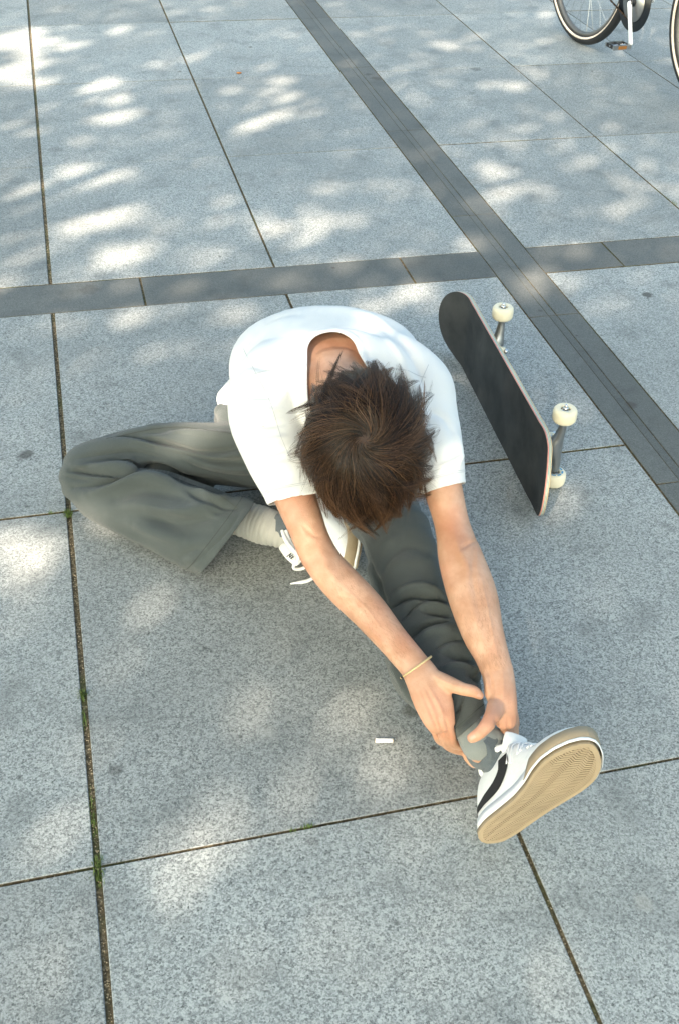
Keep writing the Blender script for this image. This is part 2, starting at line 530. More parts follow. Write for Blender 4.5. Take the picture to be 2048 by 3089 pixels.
def slab(x0, x1, y0, y1, mat, name, gap=(.003, .003, .003, .003), z=0.0, lab=None):
    x0 += gap[0]; x1 -= gap[1]; y0 += gap[2]; y1 -= gap[3]
    b = .0012; d = .03
    V = [(x0, y0, -d), (x1, y0, -d), (x1, y1, -d), (x0, y1, -d),
         (x0, y0, -b), (x1, y0, -b), (x1, y1, -b), (x0, y1, -b),
         (x0 + b, y0 + b, 0), (x1 - b, y0 + b, 0), (x1 - b, y1 - b, 0), (x0 + b, y1 - b, 0)]
    tz = [random.uniform(-.0006, .0006) for _ in range(4)]
    V = [(a, c, e + z + (tz[i % 4] if i > 3 else 0)) for i, (a, c, e) in enumerate(V)]
    F = [(3, 2, 1, 0)] + [(k, (k + 1) % 4, (k + 1) % 4 + 4, k + 4) for k in range(4)] + [(k + 4, (k + 1) % 4 + 4, (k + 1) % 4 + 8, k + 8) for k in range(4)] + [(8, 9, 10, 11)]
    o = obj(name, V, F, mat, pavement, smooth=False)
    o.data.materials.append(M_dirt)
    for q in range(5): o.data.polygons[q].material_index = 1      # soil-stained sides of the stone
    if lab: tag(o, lab)
    return o

xs = [-3.29, -2.65, -2.01, -1.37, -.728, -.084, .562, 1.200, 1.353, 1.988, 2.603, 3.235, 3.875, 4.515, 5.155, 5.795]
ys = [-.77, .096, .963, 1.829, 2.698, 2.869, 3.748, 4.623, 5.470, 6.34, 7.21, 8.08, 8.95]
jx = {-.084: .0052, .562: .0036}
for i in range(len(xs) - 1):
    if abs(xs[i] - 1.2) < 1e-6: continue
    for j in range(len(ys) - 1):
        if abs(ys[j] - 2.698) < 1e-6: continue
        gl = jx.get(xs[i], .0028); gr = jx.get(xs[i + 1], .0028)
        gy = .0024
        slab(xs[i], xs[i + 1], ys[j], ys[j + 1], M_gran, 'paving_slab', (gl, gr, gy + random.uniform(-.0006, .0006), gy), random.uniform(-.0008, .0008))
# dark band running away from the camera: three strips of stone, and the one across it
sx = [1.200, 1.260, 1.284, 1.353]
by = [-1.45, -.67, .12, .90, 1.673, 2.448, 3.130, 3.913, 4.69, 5.47, 6.25, 7.03, 7.81, 8.6]
for k in range(3):
    for j in range(len(by) - 1):
        g = .0007 if k else .002
        slab(sx[k], sx[k + 1], by[j], by[j + 1], M_band, 'dark_band_stone', (g, .0007 if k < 2 else .002, .0013, .0013), -.0008 * (k == 1))
bx = [-3.5, -2.7, -1.62, -.62, .167, .947, 1.200]
for a, b in zip(bx, bx[1:]): slab(a, b, 2.698, 2.869, M_band, 'dark_band_stone', (.003, .003 if b < 1.2 else .0007, .002, .002))
bx = [1.353, 1.612, 2.42, 3.2, 4.0, 4.8, 5.6]
for a, b in zip(bx, bx[1:]): slab(a, b, 2.698, 2.869, M_band, 'dark_band_stone', (.0007 if a < 1.36 else .0025, .0025, .002, .002))

def grass_tufts():
    V, F = [], []
    spots = [((-0.0861, 1.8195, 0.0000), .045, .012, 110), ((-0.0855, 1.3110, 0.0000), .03, .012, 90), ((-0.0849, 1.0598, 0.0000), .008, .05, 80), ((-0.0834, 0.9560, 0.0000), .016, .03, 130),
             ((0.2411, 0.9632, 0.0000), .022, .004, 40), ((0.2127, 0.9605, 0.0000), .012, .003, 16), ((0.6603, 0.9284, 0.0000), .01, .004, 8), ((-0.1213, 1.8294, 0.0000), .02, .003, 14), ((-0.1321, 0.9758, 0.0000), .008, .003, 0), ((-0.0865, 1.2566, 0.0000), .006, .03, 30), ((1.9912, 3.1097, 0.0000), .008, .04, 40)]
    for (c, sxx, syy, n) in spots:
        for _ in range(n * 2 // 3):
            x = c[0] + random.gauss(0, min(sxx, .014) * .35); y = c[1] + random.gauss(0, syy * .45)
            a = random.uniform(0, 6.28); h = random.uniform(.004, .013); w = .0007; l = random.uniform(.1, .7) * h
            dx, dy = math.cos(a), math.sin(a); i = len(V)
            V += [(x - dy * w, y + dx * w, -.006), (x + dy * w, y - dx * w, -.006), (x + dx * l * .4 + dy * w * .7, y + dy * l * .4 - dx * w * .7, h * .6), (x + dx * l * .4 - dy * w * .7, y + dy * l * .4 + dx * w * .7, h * .6), (x + dx * l, y + dy * l, h)]
            F += [(i, i + 1, i + 2, i + 3), (i + 3, i + 2, i + 4)]
    tag(obj('grass', V, F, M_blade), 'tiny green grass and moss tufts growing in the paving joints', 'grass', kind='stuff')
grass_tufts()

def gravel():
    V, F = [], []
    for _ in range(1500):
        j = random.random()
        if j < .55: x = -.084 + random.uniform(-.004, .004); y = random.uniform(.5, 3.6)
        elif j < .7: x = .562 + random.uniform(-.003, .003); y = random.uniform(.4, 2.6)
        else: x = random.uniform(-.5, 1.2); y = random.choice((.963, 1.829)) + random.uniform(-.0012, .0012)
        r = random.uniform(.0006, .0017); c = Vector((x, y, -.0042)); i = len(V)
        V += [tuple(c + Vector(d) * r) for d in ((1, 0, 0), (0, 1, 0), (-1, 0, 0), (0, -1, 0), (0, 0, 1.2))]
        F += [(i, i + 1, i + 4), (i + 1, i + 2, i + 4), (i + 2, i + 3, i + 4), (i + 3, i, i + 4)]
    tag(obj('joint_grit', V, F, plain('pale_grit', (.34, .28, .19), .9, var=.4, vscale=90), smooth=False), 'loose sandy grit lying in the paving joints', 'grit', kind='stuff')
gravel()

# ------------------------------------------------------------------ tree that shades the place (behind and left of the camera)
GAPS = [(-0.172, 5.240, 0.136, 1.00), (-0.061, 5.195, 0.079, 1.00), (-0.185, 4.780, 0.136, 1.00), (-0.111, 5.009, 0.079, 1.00), (0.088, 5.146, 0.068, 1.00), (0.158, 5.204, 0.050, 0.60), (0.182, 4.595, 0.091, 1.00), (0.128, 4.574, 0.057, 1.00), (0.306, 5.360, 0.045, 1.00), (0.462, 5.058, 0.062, 1.00), (-0.049, 4.651, 0.057, 1.00), (0.238, 4.241, 0.079, 1.00), (0.202, 4.406, 0.068, 1.00), (0.270, 4.502, 0.050, 0.50), (0.769, 4.130, 0.102, 1.00), (0.889, 4.343, 0.091, 1.00), (0.914, 4.560, 0.057, 1.00), (0.954, 4.230, 0.060, 0.70), (0.788, 4.575, 0.050, 0.50), (0.842, 5.413, 0.030, 0.50), (0.819, 5.031, 0.040, 0.50), (0.050, 3.669, 0.091, 1.00), (-0.041, 3.563, 0.057, 1.00), (0.128, 3.638, 0.068, 1.00), (0.043, 3.313, 0.092, 1.00), (0.106, 3.439, 0.043, 1.00), (0.158, 3.311, 0.068, 1.00), (-0.010, 3.208, 0.043, 1.00), (-0.196, 3.302, 0.091, 1.00), (-0.215, 3.472, 0.045, 1.00), (0.144, 3.010, 0.068, 1.00), (0.089, 3.040, 0.045, 1.00), (0.616, 3.139, 0.051, 1.00), (0.786, 3.144, 0.068, 1.00), (0.752, 3.117, 0.057, 1.00), (0.488, 3.373, 0.040, 1.00), (0.348, 3.231, 0.050, 0.50), (0.690, 3.403, 0.040, 0.40), (0.366, 2.979, 0.050, 0.40), (0.175, 2.641, 0.047, 1.00), (0.115, 2.623, 0.042, 1.00), (0.168, 2.520, 0.052, 1.00), (0.136, 2.480, 0.042, 1.00), (-0.131, 2.562, 0.042, 1.00), (0.366, 2.567, 0.032, 1.00), (0.340, 2.512, 0.030, 0.70), (0.858, 2.618, 0.047, 1.00), (0.795, 2.573, 0.042, 1.00), (0.931, 2.645, 0.042, 1.00), (0.248, 2.086, 0.040, 0.50), (-0.161, 2.405, 0.040, 0.50), (-0.196, 2.144, 0.040, 0.70), (-0.016, 2.358, 0.040, 0.40), (0.201, 2.198, 0.040, 0.50), (-0.079, 1.751, 0.068, 1.00), (-0.149, 1.737, 0.062, 1.00), (-0.043, 1.772, 0.062, 1.00), (-0.184, 1.645, 0.041, 0.67), (-0.207, 1.978, 0.040, 0.60), (-0.016, 1.359, 0.033, 0.95), (0.006, 1.386, 0.026, 0.95), (0.166, 1.222, 0.047, 0.67), (-0.143, 1.024, 0.047, 0.95), (-0.122, 1.048, 0.033, 0.95), (-0.163, 1.002, 0.024, 0.95), (0.370, 1.169, 0.057, 0.86), (0.366, 1.039, 0.057, 0.86), (0.244, 1.013, 0.047, 0.67), (0.051, 0.883, 0.042, 0.81), (0.142, 0.780, 0.066, 0.67), (0.044, 0.922, 0.042, 0.81), (0.355, 0.674, 0.057, 0.67), (-0.169, 0.824, 0.057, 0.67), (0.266, 0.814, 0.038, 0.38), (1.794, 4.956, 0.057, 1.00), (1.733, 4.997, 0.045, 1.00), (2.009, 5.108, 0.040, 0.40), (2.120, 5.170, 0.040, 0.50), (1.615, 4.473, 0.035, 0.70), (1.895, 4.352, 0.051, 1.00), (1.428, 4.041, 0.040, 0.70), (1.541, 4.453, 0.030, 0.50), (1.483, 3.475, 0.062, 1.00), (1.407, 3.292, 0.051, 1.00), (1.488, 3.337, 0.050, 0.70), (1.907, 3.253, 0.034, 1.00), (1.317, 3.912, 0.040, 0.70), (1.210, 3.724, 0.035, 0.60), (2.035, 3.627, 0.040, 0.40), (1.828, 3.679, 0.040, 0.40), (1.247, 3.373, 0.040, 0.70), (1.305, 3.181, 0.045, 0.70), (1.317, 2.675, 0.052, 1.00), (1.123, 2.823, 0.040, 0.70), (1.253, 2.686, 0.035, 0.60), (0.998, 1.655, 0.042, 1.00), (0.945, 1.627, 0.032, 1.00), (0.819, 1.440, 0.035, 0.45), (1.162, 1.979, 0.030, 0.60), (1.216, 2.556, 0.030, 0.70), (0.579, 2.787, 0.037, 1.00), (0.290, 2.795, 0.037, 1.00), (0.122, 2.824, 0.042, 1.00), (0.027, 2.854, 0.030, 0.70), (0.408, 2.830, 0.030, 0.60), (-0.166, 2.771, 0.030, 0.50), (0.972, 3.165, 0.040, 0.50), (1.068, 2.954, 0.040, 0.50), (1.575, 2.748, 0.040, 0.30), (1.426, 2.157, 0.040, 0.30), (0.306, 1.944, 0.052, 1.00), (0.273, 1.984, 0.040, 0.70), (0.112, 1.792, 0.050, 0.70), (0.046, 1.865, 0.040, 0.60), (0.567, 2.495, 0.052, 1.00), (0.689, 2.068, 0.052, 1.00), (0.866, 2.133, 0.040, 0.70), (0.383, 2.033, 0.052, 1.00), (0.665, 2.407, 0.042, 1.00), (0.520, 1.475, 0.500, 0.16), (0.534, 2.097, 0.350, 0.23), (0.136, 1.832, 0.300, 0.20), (-0.208, 1.742, 0.071, 1.00), (-0.190, 1.852, 0.050, 0.80), (-0.178, 1.557, 0.053, 0.67), (0.072, 1.845, 0.050, 0.60), (0.536, 1.350, 0.200, 0.23), (0.528, 1.411, 0.300, 0.30), (0.646, 1.269, 0.120, 0.30), (0.463, 2.018, 0.200, 0.25)]  # openings shaped into the crown to place sun patches; broad ones brighten the person
def tree():
    root = empty('shade_tree', (-4.4, -1.0, 0))
    tag(root, 'broad leafy tree behind the photographer whose canopy dapples the paving', 'tree')
    V, F = pipe([(-4.4, -1.0, -.05), (-4.38, -1.02, 1.5), (-4.45, -.95, 2.9), (-4.3, -1.0, 4.0), (-4.1, -1.2, 5.6)], [.24, .19, .17, .13, .05], 14, 5)
    obj('trunk', V, F, M_bark, root)
    limbs = []
    for k in range(13):
        a = 2 * math.pi * k / 13 + random.uniform(-.2, .2); z0 = random.uniform(2.7, 4.0); l = random.uniform(2.3, 4.3)
        b = Vector((-4.38, -1.0, z0)); d = Vector((math.cos(a), math.sin(a), 0))
        limbs.append(pipe([b, b + d * l * .3 + Vector((0, 0, .7)), b + d * l * .65 + Vector((0, 0, 1.5)), b + d * l + Vector((0, 0, 2.0))], [.085, .06, .035, .012], 8, 3))
        for q in range(3):
            s = b + d * l * (.3 + .2 * q) + Vector((0, 0, .8 + .4 * q)); a2 = a + random.choice((-1, 1)) * random.uniform(.5, 1.1)
            d2 = Vector((math.cos(a2), math.sin(a2), .35))
            limbs.append(pipe([s, s + d2 * .6, s + d2 * 1.3 + Vector((0, 0, .2))], [.028, .018, .006], 6, 2))
    V, F = merge(limbs); tag(obj('limbs', V, F, M_bark, root), kind='stuff')
    n = 70000
    gx = rng.uniform(-1.6, 5.0, n); gy = rng.uniform(-.6, 7.8, n)
    gx[:4500] = rng.uniform(-.6, 1.6, 4500); gy[:4500] = rng.uniform(.3, 2.4, 4500)      # extra leaves crowded in to cut direct sun on the foreground
    keep = np.ones(n, bool)
    soft = rng.uniform(0, 1, n)
    for x, y, r, k in GAPS:
        dx, dy = gx - x, gy - y
        u = dx * sun_dir.x + dy * sun_dir.y; u /= math.hypot(sun_dir.x, sun_dir.y); v = -dx * sun_dir.y + dy * sun_dir.x; v /= math.hypot(sun_dir.x, sun_dir.y)
        wob = 1 + .25 * np.sin(3 * np.arctan2(v, u) + 10 * x)
        keep &= ~(((u / 1.35) ** 2 + v ** 2 < (r * wob) ** 2) & (soft < k))
    gx, gy = gx[keep], gy[keep]; n = len(gx)
    h = 4.9 + 2.2 * rng.beta(2, 2, n)
    P0 = np.stack([gx, gy, np.zeros(n)], 1) + np.array(sun_dir)[None] * (h / sun_dir.z)[:, None]
    Pc = P0
    Nn = nz(rng.normal(size=(len(Pc), 3)) + np.array([0, 0, .6]) + np.array(sun_dir) * .6); T = nz(np.cross(Nn, rng.normal(size=(len(Pc), 3)))); B = np.cross(Nn, T)
    L = rng.uniform(.045, .07, len(Pc))[:, None]; W = L * .42
    Vv = np.stack([Pc - T * L, Pc + B * W - T * L * .2, Pc + T * L, Pc - B * W - T * L * .2], 1).reshape(-1, 3)
    idx = np.arange(len(Pc)) * 4
    Fq = np.stack([idx, idx + 1, idx + 2, idx + 3], 1)
    me = bpy.data.meshes.new('crown'); me.vertices.add(len(Vv)); me.vertices.foreach_set('co', Vv.astype(np.float32).ravel())
    me.loops.add(len(Fq) * 4); me.loops.foreach_set('vertex_index', Fq.astype(np.int32).ravel())
    me.polygons.add(len(Fq)); me.polygons.foreach_set('loop_start', (np.arange(len(Fq)) * 4).astype(np.int32)); me.update(calc_edges=True)
    me.materials.append(M_leaf)
    tag(link('crown', me, root), kind='stuff')
tree()

# ------------------------------------------------------------------ person
person = empty('person', (.43, 1.9, 0))
tag(person, 'person in white t-shirt and grey trousers sitting on paving, stretching forward to hold one ankle', 'person')

HC = np.array((0.4291, 1.4073, 0.4000))                       # centre of the skull
vd = np.array((-0.2377, -0.7800, 0.5789)); dn = -np.array(cu); dn = nz(dn - vd * (dn @ vd))
HZ = nz(vd * math.cos(R(26)) + dn * math.sin(R(26)))  # crown direction
HY = nz(dn * math.cos(R(26)) - vd * math.sin(R(26)))  # face direction
HX = np.cross(HY, HZ)
HR = (.083, .101, .093)
def hd(x, y, z): return tuple(HC + HX * x + HY * y + HZ * z)

def build_body():
    P = []
    dors = (0, .7, .7)
    P.append(tube([(.44, 1.95, .09, .125, .09), (.44, 1.93, .18, .125, .085), (.44, 1.86, .26, .135, .085), (.44, 1.775, .322, .155, .09), (.435, 1.68, .362, .165, .092), (.43, 1.60, .385, .12, .07), (.428, 1.53, .392, .062, .056)], dors, 5, 28, 2.3))
    # neck and head
    P.append(tube([(.43, 1.62, .40, .075, .06), (.428, 1.55, .405, .060, .056), tuple(HC - HZ * .05 - HY * .03) + (.056, .058)], dors, 4, 20))
    P.append(ellipsoid(HC, (HX, HY, HZ), HR))
    P.append(ellipsoid(hd(0, .028, -.075), (HX, HY, HZ), (.058, .066, .062)))     # jaw
    P.append(ellipsoid(hd(0, .078, -.118), (HX, HY, HZ), (.022, .016, .018)))     # chin
    P.append(tube([hd(0, .094, -.015) + (.008, .008), hd(0, .104, -.04) + (.011, .011), hd(0, .118, -.062) + (.016, .012)], HX, 3, 12))  # nose
    P.append(tube([hd(-.05, .082, .002) + (.008, .009), hd(0, .094, .006) + (.007, .009), hd(.05, .082, .002) + (.008, .009)], HZ, 3, 12))  # brow
    P.append(tube([hd(-.024, .086, -.088) + (.005, .006), hd(0, .095, -.086) + (.008, .008), hd(.024, .086, -.088) + (.005, .006)], HZ, 3, 12))  # upper lip
    P.append(tube([hd(-.02, .084, -.098) + (.005, .006), hd(0, .092, -.099) + (.008, .008), hd(.02, .084, -.098) + (.005, .006)], HZ, 3, 12))
    for s in (-1, 1):
        P.append(ellipsoid(hd(s * .081, -.008, -.035), (nz(HX + HY * .35 * s), HY, HZ), (.007, .018, .030), 14, 10))
    # arms
    vr = (-0.1920, -0.7192, 0.6677)
    P.append(tube([(0.3085, 1.6146, 0.3700, 0.0489, 0.0440), (0.2902, 1.5489, 0.3550, 0.0416, 0.0396), (0.3047, 1.4957, 0.3150, 0.0383, 0.0364), (0.3198, 1.4250, 0.2750, 0.0356, 0.0356), (0.3328, 1.3692, 0.2400, 0.0307, 0.0307), (0.3450, 1.3266, 0.2200, 0.0320, 0.0304), (0.3661, 1.2942, 0.2000, 0.0340, 0.0306), (0.3983, 1.2365, 0.1850, 0.0321, 0.0289), (0.4236, 1.1711, 0.1750, 0.0271, 0.0231), (0.4409, 1.1297, 0.1680, 0.0254, 0.0190), (0.4489, 1.1067, 0.1650, 0.0252, 0.0176)], vr, 5, 24))
    vl = (-0.3151, -0.6836, 0.6583)
    P.append(tube([(0.5742, 1.5796, 0.3700, 0.0496, 0.0447), (0.5743, 1.5087, 0.3550, 0.0423, 0.0402), (0.5686, 1.4370, 0.3300, 0.0384, 0.0364), (0.5740, 1.3867, 0.2900, 0.0336, 0.0336), (0.5768, 1.3379, 0.2550, 0.0310, 0.0310), (0.5751, 1.2799, 0.2300, 0.0388, 0.0368), (0.5737, 1.2082, 0.2100, 0.0416, 0.0374), (0.5706, 1.1428, 0.1900, 0.0350, 0.0315), (0.5724, 1.0975, 0.1780, 0.0281, 0.0239), (0.5727, 1.0712, 0.1700, 0.0258, 0.0207)], vl, 5, 24))
    # image-left hand (back of hand up)
    P.append(tube([(0.4481, 1.1136, 0.1650, 0.0253, 0.0164), (0.4531, 1.0820, 0.1630, 0.0291, 0.0145), (0.4588, 1.0509, 0.1520, 0.0316, 0.0120), (0.4630, 1.0277, 0.1360, 0.0274, 0.0099), (0.4686, 1.0177, 0.1200, 0.0219, 0.0083)], vr, 5, 24))
    P.append(tube([(0.4605, 1.0899, 0.1650, 0.0153, 0.0122), (0.4837, 1.0627, 0.1720, 0.0131, 0.0118), (0.5024, 1.0422, 0.1760, 0.0106, 0.0095), (0.5197, 1.0366, 0.1720, 0.0099, 0.0089), (0.5316, 1.0339, 0.1620, 0.0069, 0.0062)], vr, 4, 16))
    P.append(tube([(0.4663, 1.0716, 0.1580, 0.0125, 0.0087), (0.4791, 1.0550, 0.1580, 0.0096, 0.0058), (0.4824, 1.0385, 0.1500, 0.0082, 0.0049)], vr, 4, 16))       # web
    for st in ([(0.4703, 1.0484, 0.1520, 0.0089, 0.0080), (0.4752, 1.0240, 0.1320, 0.0089, 0.0085), (0.4830, 1.0153, 0.1000, 0.0083, 0.0079), (0.4913, 1.0189, 0.0750, 0.0077, 0.0077), (0.5081, 1.0260, 0.0520, 0.0071, 0.0071), (0.5275, 1.0279, 0.0400, 0.0057, 0.0057)],
               [(0.4582, 1.0471, 0.1460, 0.0089, 0.0080), (0.4644, 1.0277, 0.1220, 0.0086, 0.0082), (0.4751, 1.0223, 0.0850, 0.0084, 0.0084), (0.4857, 1.0277, 0.0580, 0.0078, 0.0078), (0.5047, 1.0323, 0.0350, 0.0071, 0.0071), (0.5227, 1.0311, 0.0260, 0.0057, 0.0057)],
               [(0.4515, 1.0648, 0.1380, 0.0083, 0.0075), (0.4592, 1.0491, 0.1120, 0.0084, 0.0079), (0.4699, 1.0416, 0.0750, 0.0077, 0.0077), (0.4807, 1.0460, 0.0480, 0.0071, 0.0071), (0.5025, 1.0501, 0.0260, 0.0065, 0.0065)],
               [(0.4485, 1.0902, 0.1280, 0.0077, 0.0070), (0.4568, 1.0756, 0.1000, 0.0074, 0.0071), (0.4685, 1.0697, 0.0670, 0.0071, 0.0071), (0.4794, 1.0708, 0.0430, 0.0065, 0.0065), (0.4961, 1.0717, 0.0240, 0.0058, 0.0058)]):
        P.append(tube(st, vr, 4, 14))
    # image-right hand (seen on its thumb side)
    P.append(tube([(0.5743, 1.0756, 0.1700, 0.0259, 0.0207), (0.5692, 1.0453, 0.1630, 0.0249, 0.0174), (0.5654, 1.0163, 0.1500, 0.0226, 0.0158), (0.5677, 1.0005, 0.1280, 0.0179, 0.0125)], vl, 5, 24))
    P.append(tube([(0.5841, 1.0725, 0.1400, 0.0099, 0.0079), (0.5708, 1.0454, 0.1470, 0.0132, 0.0106), (0.5514, 1.0122, 0.1560, 0.0150, 0.0120), (0.5298, 0.9832, 0.1620, 0.0127, 0.0108), (0.5101, 0.9683, 0.1580, 0.0100, 0.0090), (0.5017, 0.9665, 0.1530, 0.0096, 0.0082), (0.4941, 0.9671, 0.1470, 0.0080, 0.0060)], vl, 4, 18))
    for st in ([(0.5645, 1.0161, 0.1400, 0.0089, 0.0081), (0.5687, 1.0002, 0.1100, 0.0086, 0.0086), (0.5771, 1.0073, 0.0700, 0.0085, 0.0085), (0.5682, 1.0232, 0.0350, 0.0079, 0.0079), (0.5411, 1.0288, 0.0240, 0.0072, 0.0072), (0.5224, 1.0426, 0.0300, 0.0061, 0.0061)],
               [(0.5732, 1.0141, 0.1350, 0.0090, 0.0081), (0.5802, 1.0034, 0.1000, 0.0084, 0.0084), (0.5905, 1.0131, 0.0550, 0.0085, 0.0085), (0.5752, 1.0166, 0.0220, 0.0079, 0.0079), (0.5358, 1.0109, 0.0160, 0.0072, 0.0072), (0.5213, 1.0221, 0.0240, 0.0064, 0.0064)],
               [(0.5847, 1.0248, 0.1250, 0.0077, 0.0069), (0.5926, 1.0164, 0.0900, 0.0077, 0.0077), (0.6004, 1.0251, 0.0500, 0.0079, 0.0079), (0.5904, 1.0361, 0.0200, 0.0073, 0.0073), (0.5637, 1.0347, 0.0140, 0.0065, 0.0065)],
               [(0.5961, 1.0450, 0.1150, 0.0071, 0.0064), (0.6056, 1.0425, 0.0800, 0.0071, 0.0071), (0.6115, 1.0460, 0.0500, 0.0065, 0.0065), (0.6003, 1.0529, 0.0220, 0.0066, 0.0066)]):
        P.append(tube(st, vl, 4, 14))
    # legs inside the trousers
    up = (-0.2410, -0.6781, 0.6943)
    P.append(tube([(0.5109, 1.8490, 0.1100, 0.0735, 0.0662), (0.5112, 1.6332, 0.1200, 0.0613, 0.0551), (0.5190, 1.4613, 0.1200, 0.0461, 0.0415), (0.5169, 1.3433, 0.1000, 0.0412, 0.0371), (0.5166, 1.1826, 0.0850, 0.0299, 0.0269), (0.5255, 1.0577, 0.0800, 0.0214, 0.0203), (0.5229, 0.9863, 0.0850, 0.0193, 0.0193)], up, 4, 20))
    P.append(tube([(.550, .985, .082, .027, .029), (.553, .950, .072, .022, .024), (.560, .930, .10, .020, .020)], (.3, .9, .1), 4, 16))
    P.append(tube([(0.4091, 1.8684, 0.1100, 0.0733, 0.0660), (0.2866, 1.8190, 0.1100, 0.0567, 0.0510), (0.1719, 1.8551, 0.1000, 0.0423, 0.0380), (0.0541, 1.8681, 0.0900, 0.0366, 0.0329), (-0.0244, 1.8437, 0.0850, 0.0325, 0.0292), (0.0446, 1.7826, 0.0700, 0.0322, 0.0257), (0.1414, 1.7048, 0.0650, 0.0334, 0.0284), (0.2409, 1.6630, 0.0600, 0.0281, 0.0281), (0.3092, 1.6249, 0.0550, 0.0227, 0.0227), (0.3681, 1.5876, 0.0500, 0.0260, 0.0208), (0.4169, 1.5294, 0.0400, 0.0240, 0.0168)], up, 4, 20))
    V, F = merge(P)
    me = remesh(V, F, .0025, 6, .5)
    me.materials.clear(); me.materials.append(M_skin)
    V = mesh_arrays(me); N = normals(me)
    # anatomy: tendons, veins and creases
    folds = [([(0.3101, 1.3679, 0.2000), (0.3193, 1.2983, 0.2000), (0.3443, 1.2340, 0.1900), (0.3788, 1.1786, 0.1800), (0.4043, 1.1355, 0.1700)], .0045, -.0042),
             ([(0.3058, 1.3864, 0.2400), (0.3124, 1.3445, 0.2200), (0.3311, 1.3069, 0.2000)], .009, .003),
             ([(0.3413, 1.3558, 0.2400), (0.3538, 1.3079, 0.2100), (0.3738, 1.2492, 0.2000), (0.4011, 1.2065, 0.1800)], .009, .0028),
             ([(0.3490, 1.3033, 0.2100), (0.3629, 1.2355, 0.2000), (0.3883, 1.1888, 0.1900), (0.4167, 1.1428, 0.1800), (0.4334, 1.1100, 0.1700)], .0020, .0011),
             ([(0.3701, 1.2661, 0.2100), (0.3957, 1.2183, 0.2000), (0.4110, 1.1639, 0.1900)], .0018, .0010),
             ([(0.3229, 1.3947, 0.2500), (0.3341, 1.3688, 0.2500), (0.3474, 1.3602, 0.2500)], .004, -.0020),
             ([(0.4532, 1.0681, 0.1700), (0.4613, 1.0342, 0.1600), (0.4715, 1.0109, 0.1400)], .0032, .0024),
             ([(0.4451, 1.0652, 0.1700), (0.4528, 1.0357, 0.1500), (0.4603, 1.0129, 0.1300)], .0030, .0020),
             ([(0.4370, 1.0623, 0.1700), (0.4434, 1.0377, 0.1500), (0.4504, 1.0177, 0.1300)], .0028, .0016),
             ([(0.4689, 1.0835, 0.1700), (0.4851, 1.0661, 0.1700), (0.5038, 1.0528, 0.1700)], .0025, .0014),
             ([(0.4711, 1.0360, 0.1400), (0.4811, 1.0229, 0.1000), (0.4870, 1.0177, 0.0700)], .0018, -.0026),
             ([(0.4618, 1.0421, 0.1300), (0.4702, 1.0252, 0.1000), (0.4821, 1.0242, 0.0600)], .0018, -.0026),
             ([(0.4537, 1.0557, 0.1300), (0.4635, 1.0429, 0.1000), (0.4762, 1.0426, 0.0600)], .0018, -.0024),
             ([(0.5159, 1.0366, 0.1800), (0.5156, 1.0276, 0.1800)], .0018, -.0012), ([(0.5005, 1.0463, 0.1800), (0.4988, 1.0329, 0.1800)], .002, -.0008),
             ([(0.5534, 1.0896, 0.1700), (0.5480, 1.0481, 0.1700), (0.5340, 1.0055, 0.1700)], .0026, .0034),
             ([(0.5587, 1.0837, 0.1700), (0.5526, 1.0425, 0.1700), (0.5446, 1.0167, 0.1700)], .0024, -.0026),
             ([(0.5795, 1.0793, 0.1700), (0.5686, 1.0345, 0.1700), (0.5529, 0.9926, 0.1700)], .0030, .0016),
             ([(0.5678, 1.2871, 0.2400), (0.5888, 1.3025, 0.2400), (0.6082, 1.3080, 0.2400)], .004, -.0030),
             ([(0.5696, 1.3098, 0.2500), (0.5718, 1.2805, 0.2400), (0.5763, 1.2459, 0.2200)], .008, .0034),
             ([(0.6078, 1.3080, 0.2500), (0.5924, 1.2764, 0.2400), (0.5793, 1.2453, 0.2200), (0.5732, 1.1922, 0.2000)], .0050, -.0024),
             ([(0.5924, 1.2426, 0.2200), (0.5850, 1.1793, 0.2100), (0.5799, 1.1288, 0.1900), (0.5741, 1.0807, 0.1800)], .0022, .0011),
             ([(0.5703, 1.2695, 0.2200), (0.5612, 1.2054, 0.2100), (0.5628, 1.1526, 0.1900), (0.5613, 1.1027, 0.1800)], .006, .0020),
             ([(0.5095, 0.9670, 0.1700), (0.5120, 0.9545, 0.1700)], .0020, -.0012), ([(0.5042, 0.9638, 0.1700), (0.5067, 0.9514, 0.1700)], .0018, -.0010),
             ([(0.5350, 0.9788, 0.1700), (0.5398, 0.9671, 0.1600), (0.5413, 0.9579, 0.1500)], .004, -.0040),
             ([(0.5634, 0.9898, 0.1500), (0.5665, 0.9791, 0.1200)], .0020, -.0022)]
    add_folds(me, folds, vr)
    o = link('body', me, person)
    return me
body_me = build_body()

def eyes():
    for s in (-1, 1):
        V, F = ellipsoid(hd(s * .031, .083, -.022), (HX, HY, HZ), (.012, .012, .012), 14, 10)
        obj('eye', V, F, plain('eye_white', (.75, .73, .7), .2), person)
eyes()

